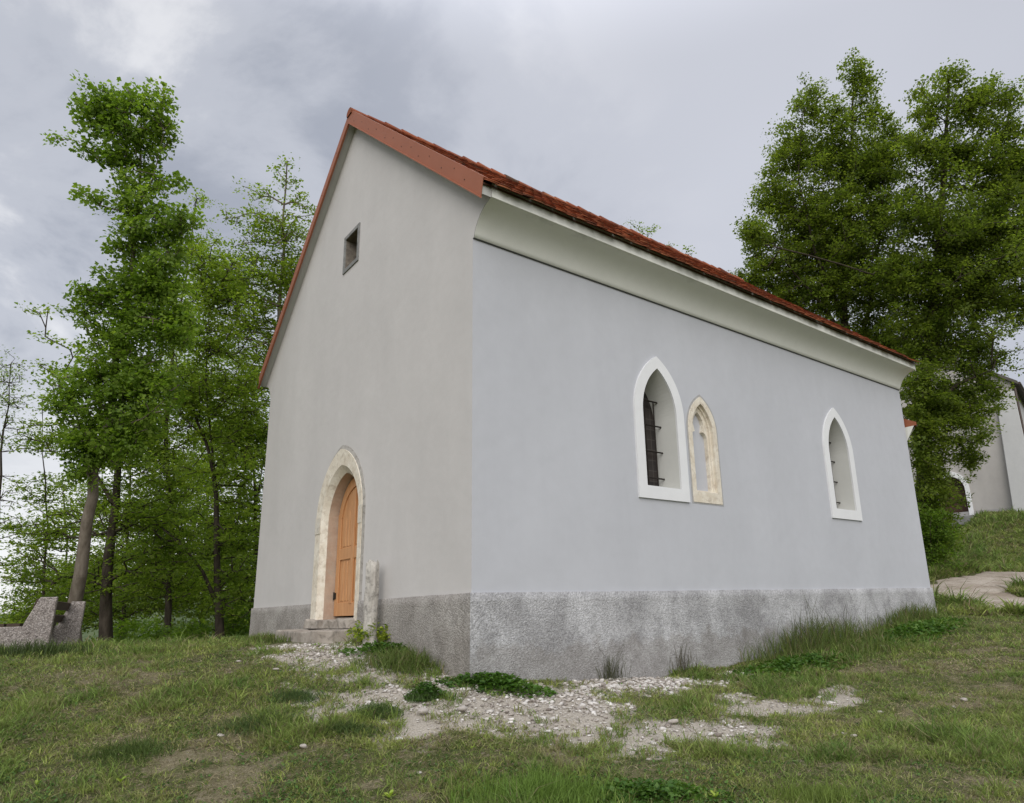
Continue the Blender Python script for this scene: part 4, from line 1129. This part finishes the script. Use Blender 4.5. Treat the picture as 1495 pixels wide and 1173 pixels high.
# separate taller clumps
def clump(label, px, py, rxm, rym, n, h, w, seed, tintc=None, lean=.35, heads=0, off=None, group=None, name='grass_clump', cat='grass clump'):
    r = np.random.default_rng(seed); c = ground_at(px, py) if off is None else np.array([off[0], off[1], gz1(*off)])
    a = RT[:2]/np.linalg.norm(RT[:2]) if off is None else np.array([0, 1.]); b = np.array([-a[1], a[0]])
    q = r.normal(size=(n, 2))*.5; q = q/np.maximum(1, np.linalg.norm(q, axis=1)/1.1)[:, None]; xy = c[:2]+q[:, :1]*a*rxm+q[:, 1:]*b*rym
    x, y = xy[:, 0], xy[:, 1]
    bad = in_chapel(x, y, .03); x = np.where(bad & (x > -.6) & (y > 0), .06+.05*r.random(n), x); bad = in_chapel(x, y, .03); y = np.where(bad, -.06-.06*r.random(n), y)
    hh_ = h*(.35+.75*r.random(n))*(1-.35*np.clip(np.abs(q[:, 0]), 0, 1))
    t = tints(n, r, np.zeros(n), np.full(n, .45)) if tintc is None else np.array(tintc)*(.65+.7*r.random((n, 1)))
    V, Q, T, C4 = blades(x, y, hh_, w*(.7+.6*r.random(n)), t, lean*(.3+r.random(n)), r)
    o = npmesh(name, V, [Q, T], m_grass, attrs={'tint': C4}, local_to=c); o.location = c
    return tag(o, label, cat, group)
GC = 'tall grass at the foot of the chapel'
clump('dense tall grass clump with seed heads along the side plinth below the far window', 1165, 962, .0, .0, 10, .1, .01, 1, off=(.28, 6.1)) if False else None
clump('widest tall green grass clump against the side plinth', 0, 0, 1.7, .34, 1500, .64, .0070, 70, off=(.25, 6.2), group=GC, lean=.62)
clump('tall grass clump at the far right end of the side plinth', 0, 0, 1.3, .27, 900, .46, .009, 71, off=(.22, 9.6), group=GC, lean=.62)
clump('low lush grass in front of the widest grass clump', 0, 0, 2.2, .55, 3000, .22, .010, 72, off=(.65, 6.5), group=GC, lean=.6)
clump('sparse thin grass tuft alone before the pale side plinth', 890, 990, .22, .12, 80, .52, .006, 73, tintc=(.09, .095, .05), lean=.5, group=GC)
clump('thin tall seed stalks standing up out of the widest grass clump', 0, 0, 1.4, .24, 130, .98, .007, 86, off=(.22, 6.3), tintc=(.10, .105, .06), lean=.3, group=GC)
clump('few tall dry stalks of grass right of the thin tuft', 990, 982, .28, .12, 60, .56, .006, 74, tintc=(.11, .10, .06), lean=.45, group=GC)
clump('shaggy dark grass clump by the front plinth near the chapel corner', 585, 975, .50, .30, 1200, .28, .0065, 75, lean=.8, group=GC)
clump('smaller grass tuft beside the wall left of the doorstep', 385, 938, .4, .2, 500, .18, .008, 76, lean=.4, group=GC)
GT = 'dark tufts in the worn gravel'
clump('rounded dark grass tuft in the middle of the gravel', 550, 1042, .22, .12, 900, .13, .006, 77, tintc=(.085, .135, .04), lean=.9, group=GT)
clump('flat dark grass tuft at the left edge of the gravel', 430, 1020, .30, .12, 800, .11, .006, 78, tintc=(.085, .135, .04), lean=.9, group=GT)
clump('small dark grass tuft on the gravel before the corner', 618, 1020, .16, .10, 500, .13, .006, 79, tintc=(.085, .135, .04), lean=.9, group=GT)
clump('dark grass sprawl left of the gravel patch', 380, 1060, .4, .2, 1300, .13, .006, 83, tintc=(.08, .125, .035), lean=.9, group=GT)
clump('dark grass sprawl below the gravel patch', 500, 1068, .32, .12, 1000, .12, .006, 84, tintc=(.085, .13, .035), lean=.9, group=GT)
GF = 'long grass at the near edge of the meadow'
clump('long bright green grass at the bottom edge, in the middle', 790, 1168, .55, .28, 3600, .19, .0055, 80, tintc=(.14, .225, .04), lean=.55, group=GF)
clump('long bright grass at the bottom edge, right of the middle', 1190, 1172, .32, .2, 1200, .15, .005, 81, tintc=(.16, .22, .045), lean=.55, group=GF)
clump('dark shaggy grass at the bottom left, behind the pale weed', 190, 1105, .4, .16, 1500, .12, .005, 82, tintc=(.085, .13, .03), lean=.8, group=GF)
clump('dark grass tufts around the foot of the bench', 45, 958, 1.0, .25, 900, .26, .009, 85, tintc=(.06, .09, .025), lean=.4)

# low leafy weeds
def weed_patch(label, px, py, rxm, rym, n, size, seed, mat=m_lf_weed, hmax=.12, off=None, group=None, name='weed_patch', cat='weeds'):
    r = np.random.default_rng(seed); c = ground_at(px, py) if off is None else np.array([off[0], off[1], gz1(*off)])
    a = RT[:2]/np.linalg.norm(RT[:2]) if off is None else np.array([0, 1.]); b = np.array([-a[1], a[0]])
    q = r.normal(size=(n, 2))*.5; q = q/np.maximum(1, np.linalg.norm(q, axis=1)/1.1)[:, None]; xy = c[:2]+q[:, :1]*a*rxm+q[:, 1:]*b*rym; x, y = xy[:, 0], xy[:, 1]
    k = ~in_chapel(x, y, .02); x, y, q = x[k], y[k], q[k]; n = len(x)
    z = gz(x, y)+hmax*r.random(n)*np.clip(1.1-(q**2).sum(1), .15, 1)
    N_ = unit(np.array([0, 0, 1.])+r.normal(size=(n, 3))*.4); T = unit(r.normal(size=(n, 3))); T = unit(T-N_*(T*N_).sum(1)[:, None])
    V, Q = leaf_quads(np.stack([x, y, z], -1), N_, T, size*(.6+.8*r.random(n)), .7)
    o = npmesh(name, V, [Q], mat, local_to=c); o.location = c; return tag(o, label, cat, group)
GW = 'leafy weeds along the walls'
weed_patch('dark clover mat at the foot of the near chapel corner', 725, 1003, .55, .22, 1900, .045, 90, group=GW)
weed_patch('small clover mat on the gravel left of the chapel corner', 622, 1018, .18, .12, 500, .04, 91, group=GW)
weed_patch('broad leafy weeds between the gravel and the tall grass', 0, 0, 1.2, .45, 2600, .06, 92, off=(.75, 4.9), group=GW)
weed_patch('leafy weeds below the far window, by the path end', 0, 0, 1.6, .45, 2400, .07, 93, off=(.8, 8.6), group=GW)
weed_patch('low weeds and grass below the stone post', 565, 955, .5, .18, 900, .05, 94, group=GW)
weed_patch('low weed leaves along the bottom edge right of the long grass', 950, 1165, .5, .2, 1500, .035, 95, m_lf_weed, .08)

# rosette weeds in the near grass
def rosette(label, px, py, seed, L=.085, n=7, mat=m_lf_bright):
    r = np.random.default_rng(seed); c = ground_at(px, py); V = []; Fq = []; nv_ = 0
    for k in range(n):
        a = 2*math.pi*k/n+r.normal()*.3; el = .55+.6*r.random(); l = L*(.7+.5*r.random()); w = l*.30
        t = np.array([math.cos(a)*math.cos(el), math.sin(a)*math.cos(el), math.sin(el)]); s = np.array([-math.sin(a), math.cos(a), 0])
        nn = np.cross(t, s)
        for i, (q, ww) in enumerate(((0, .15), (.3, .6), (.6, 1.0), (.85, .75), (1, .05))):
            p = t*l*q+np.array([0, 0, -.35*l*q*q])+np.array([0, 0, .005])
            V += [p-s*w*ww/2, p-nn*w*.12*ww, p+s*w*ww/2]
        for i in range(4):
            for j in range(2): Fq.append((nv_+i*3+j, nv_+i*3+j+1, nv_+(i+1)*3+j+1, nv_+(i+1)*3+j))
        nv_ += 15
    o = npmesh('rosette_weed', np.array(V), [np.array(Fq)], mat, smooth=True); o.location = c+np.array([0, 0, .012])
    return tag(o, label, 'weed', 'bright broad leaved weeds in the near grass')
for i, (px, py, L, lb) in enumerate([(175,1150,.075,'pale green rosette weed near the bottom left, the larger of two'),(52,1152,.06,'two leaved pale weed at the far bottom left'),
        (568,1172,.075,'bright round leaved weed cut by the bottom edge, left of the long grass'),(1045,1170,.07,'bright weed sprig at the bottom edge, right of the long grass'),
        (558,1125,.05,'narrow leaved pale weed above the bottom edge, beside the round leaved one'),(690,1098,.04,'tiny yellow green weed on the bare strip below the gravel'),
        (862,1112,.05,'pale weed sprig just above the long bright grass'),(1065,965,.05,'little bright weed at the right end of the gravel')]):
    rosette(lb, px, py, 300+i, L, 5+i % 4)

# ------------------------------------------------------------------ stones
def pebble(n, r, sz):
    """n deformed low poly stones of radius sz around the origin"""
    ph = (1+5**.5)/2
    ico = unit(np.array([(-1, ph, 0), (1, ph, 0), (-1, -ph, 0), (1, -ph, 0), (0, -1, ph), (0, 1, ph), (0, -1, -ph), (0, 1, -ph), (ph, 0, -1), (ph, 0, 1), (-ph, 0, -1), (-ph, 0, 1)], float))
    fc = np.array([(0, 11, 5), (0, 5, 1), (0, 1, 7), (0, 7, 10), (0, 10, 11), (1, 5, 9), (5, 11, 4), (11, 10, 2), (10, 7, 6), (7, 1, 8), (3, 9, 4), (3, 4, 2), (3, 2, 6), (3, 6, 8), (3, 8, 9), (4, 9, 5), (2, 4, 11), (6, 2, 10), (8, 6, 7), (9, 8, 1)])
    V = ico[None]*(1+.24*r.normal(size=(n, 12, 1)))*sz[:, None, None]*np.stack([1+.35*r.random(n), .8+.3*r.random(n), .45+.25*r.random(n)], -1)[:, None]
    a = r.random(n)*2*np.pi; c, s = np.cos(a)[:, None], np.sin(a)[:, None]
    V = np.stack([V[..., 0]*c-V[..., 1]*s, V[..., 0]*s+V[..., 1]*c, V[..., 2]], -1)
    return V, fc
r = np.random.default_rng(5)
N = 60000
x = -4.9+r.random(N)*11; y = -3.8+r.random(N)*8.5
gm = g_mask(x, y); k = (gm*(.5+fbm(x, y, 3, 61)) > .30+.45*r.random(N)) & ~in_chapel(x, y, .03); x, y = x[k], y[k]
k = r.permutation(len(x))[:14000]; x, y = x[k], y[k]
hv = fbm(x, y, 1.3, 77)
wall_near = np.exp(-((np.hypot(np.maximum(x, 0), np.minimum(y-1, 0))/1.3)**2)) * ((y > -1.2) & (x < 1.6))
sz = np.clip(.0045*np.exp(r.normal(size=len(x))*.6)*(.7+1.2*hv)*(1+2.6*wall_near), .003, .034)
V, fc = pebble(len(x), r, sz)
V = V+np.stack([x, y, gz(x, y)-.012+sz*.05], -1)[:, None]
fa = (np.arange(len(x))[:, None, None]*12+fc[None]).reshape(-1, 3)
gr = npmesh('gravel', V.reshape(-1, 3), [fa], m_lime)
tag(gr, 'pale limestone gravel and rubble spread along the foot of the chapel', 'gravel', kind='stuff')
# loose stones
r = np.random.default_rng(8)
def loose(label, px, py, s, seed, group='loose pale stones lying in the grass'):
    rr = np.random.default_rng(seed); V, fc = pebble(1, rr, np.array([s])); c = ground_at(px, py)
    me = bpy.data.meshes.new('stone'); me.from_pydata([tuple(v) for v in V[0]], [], [tuple(f) for f in fc]); me.update()
    bm = bmesh.new(); bm.from_mesh(me); bmesh.ops.bevel(bm, geom=list(bm.edges), offset=s*.14, segments=1, affect='EDGES'); bm.to_mesh(me); bm.free()
    o = link_mesh('stone', me, m_lime); o.location = (c[0], c[1], c[2]+s*.35)
    return tag(o, label, 'stone', group)
for i, (px, py, s, lb) in enumerate([(322,1077,.030,'rounded white stone alone in the dark grass at the lower left'),(443,1092,.034,'white angular stone in the grass below the dark tufts'),
        (612,1131,.028,'flat white stone on the straw near the bottom edge'),(1290,946,.045,'pale stone in the grass right of the tall clump'),(1408,1025,.045,'larger grey stone in the grass at the right'),
        (1393,1036,.035,'flat pale stone beside the larger grey stone at the right'),(1246,1077,.03,'round grey stone at the right end of the gravel'),(1232,1074,.022,'small pale stone touching the round grey stone'),
        (1285,1043,.034,'flat white stone between the gravel end and the larger grey stone'),(1438,1113,.026,'white stone near the right bottom corner'),(1072,1103,.034,'white stone just below the gravel'),
        (982,1056,.04,'upright pale stone standing on the bare gravel'),(675,1041,.055,'blocky cream stone at the middle of the gravel'),(616,1042,.05,'pale angular rock behind the blocky cream stone'),
        (702,968,.07,'pale upright rock leaning on the near chapel corner'),(1258,930,.06,'flat white slab stone under the far end of the tall grass'),(348,968,.03,'white stone before the left front corner'),
        (403,980,.035,'flat white stone below the doorstep'),(385,962,.03,'white stone in the path to the doorstep')]):
    loose(lb, px, py, s, 500+i)

# ------------------------------------------------------------------ sky and light
world = bpy.data.worlds.new('World'); scn.world = world; world.use_nodes = True
wn = world.node_tree.nodes; wl = world.node_tree.links
SUN_AZ_VEC = np.array([.71, -.55, .55]); SUN_AZ_VEC /= np.linalg.norm(SUN_AZ_VEC)
elev = math.asin(SUN_AZ_VEC[2]); azim = math.atan2(SUN_AZ_VEC[0], SUN_AZ_VEC[1])
sky = wn.new('ShaderNodeTexSky'); sky.sky_type = 'NISHITA'; sky.sun_disc = False; sky.sun_elevation = elev; sky.sun_rotation = azim
bg = wn['Background']; bg.inputs['Strength'].default_value = .1
def wnode(t, **k):
    q = wn.new(t)
    for a, b in k.items(): setattr(q, a, b)
    return q
def wmath(op, a, b=0.0, clamp=False):
    m = wnode('ShaderNodeMath', operation=op, use_clamp=clamp)
    for s, v in zip(m.inputs, (a, b)):
        if hasattr(v, 'is_linked'): wl.new(v, s)
        else: s.default_value = v
    return m.outputs[0]
tc = wnode('ShaderNodeTexCoord'); sep = wnode('ShaderNodeSeparateXYZ'); wl.new(tc.outputs['Generated'], sep.inputs[0])
zc = wmath('ADD', wmath('MAXIMUM', sep.outputs[2], 0.0), .28)
cx = wmath('DIVIDE', sep.outputs[0], zc); cy = wmath('DIVIDE', sep.outputs[1], zc)
cb = wnode('ShaderNodeCombineXYZ'); wl.new(cx, cb.inputs[0]); wl.new(cy, cb.inputs[1])
def wnoise(scale, detail, rough, dist, off=0):
    n = wnode('ShaderNodeTexNoise'); n.inputs['Scale'].default_value = scale; n.inputs['Detail'].default_value = detail
    n.inputs['Roughness'].default_value = rough; n.inputs['Distortion'].default_value = dist
    mp = wnode('ShaderNodeMapping'); mp.inputs['Location'].default_value = (off, off*.7, 0); wl.new(cb.outputs[0], mp.inputs[0]); wl.new(mp.outputs[0], n.inputs['Vector'])
    return n.outputs['Fac']
def wramp(f, stops):
    q = wnode('ShaderNodeValToRGB'); cr = q.color_ramp; cr.interpolation = 'EASE'
    while len(cr.elements) < len(stops): cr.elements.new(.5)
    for e, (p, c) in zip(cr.elements, stops): e.position = p; e.color = c if hasattr(c, '__len__') else (c, c, c, 1)
    wl.new(f, q.inputs[0]); return q.outputs[0]
def wmix(f, a, b, mode='MIX'):
    m = wnode('ShaderNodeMix', data_type='RGBA', blend_type=mode)
    for s, v in ((m.inputs[0], f), (m.inputs[6], a), (m.inputs[7], b)):
        if hasattr(v, 'is_linked'): wl.new(v, s)
        else: s.default_value = v
    return m.outputs[2]
SK = 1.13
def sc(c, k=10.0*SK): return (c[0]*k, c[1]*k, c[2]*k, 1)
# cloud deck: an even lavender grey sheet to the right, broken brighter cloud to the left
left = wmath('ADD', wmath('MULTIPLY', sep.outputs[0], -.95), wmath('MULTIPLY', sep.outputs[1], -.30))     # + towards the west
lw = wramp(left, [(.22, 0.0), (.70, 1.0)])
n1 = wnoise(2.6, 9, .58, .35, 4.9); n2 = wnoise(.55, 4, .5, .2, 9.3)
even = wramp(n2, [(.35, sc((.305, .315, .35))), (.65, sc((.375, .385, .425)))])
brok = wramp(n1, [(.37, sc((.23, .245, .285))), (.52, sc((.32, .333, .37))), (.66, sc((.47, .475, .495)))])
cl = wmix(lw, even, brok)
# thin bright band low in the west
low = wramp(sep.outputs[2], [(.02, 1.0), (.38, 0.0)])
cl = wmix(wmath('MULTIPLY', wmath('MULTIPLY', low, lw), .75), cl, sc((.64, .635, .63)))
zen = wramp(sep.outputs[2], [(.66, 1.0), (.97, 3.2)])
cl = wmix(1.0, cl, zen, 'MULTIPLY')
fin = wmix(.93, sky.outputs[0], cl)
wl.new(fin, bg.inputs['Color'])

sd = bpy.data.lights.new('sun', 'SUN'); sd.energy = 1.5; sd.angle = math.radians(55); sd.color = (1.0, .965, .92)
so = bpy.data.objects.new('sun', sd); COL.objects.link(so)
so.rotation_euler = Vector(SUN_AZ_VEC).to_track_quat('Z', 'Y').to_euler()

scn.view_settings.view_transform = 'Standard'; scn.view_settings.look = 'None'
scn.view_settings.exposure = .62; scn.view_settings.gamma = 1
scn.render.engine = 'CYCLES'
scn.cycles.max_bounces = 6; scn.cycles.transmission_bounces = 3; scn.cycles.diffuse_bounces = 3; scn.cycles.sample_clamp_indirect = 2.5
scn.cycles.use_denoising = True; scn.cycles.denoiser = 'OPENIMAGEDENOISE'; scn.cycles.denoising_input_passes = 'RGB_ALBEDO_NORMAL'; scn.cycles.denoising_prefilter = 'NONE'
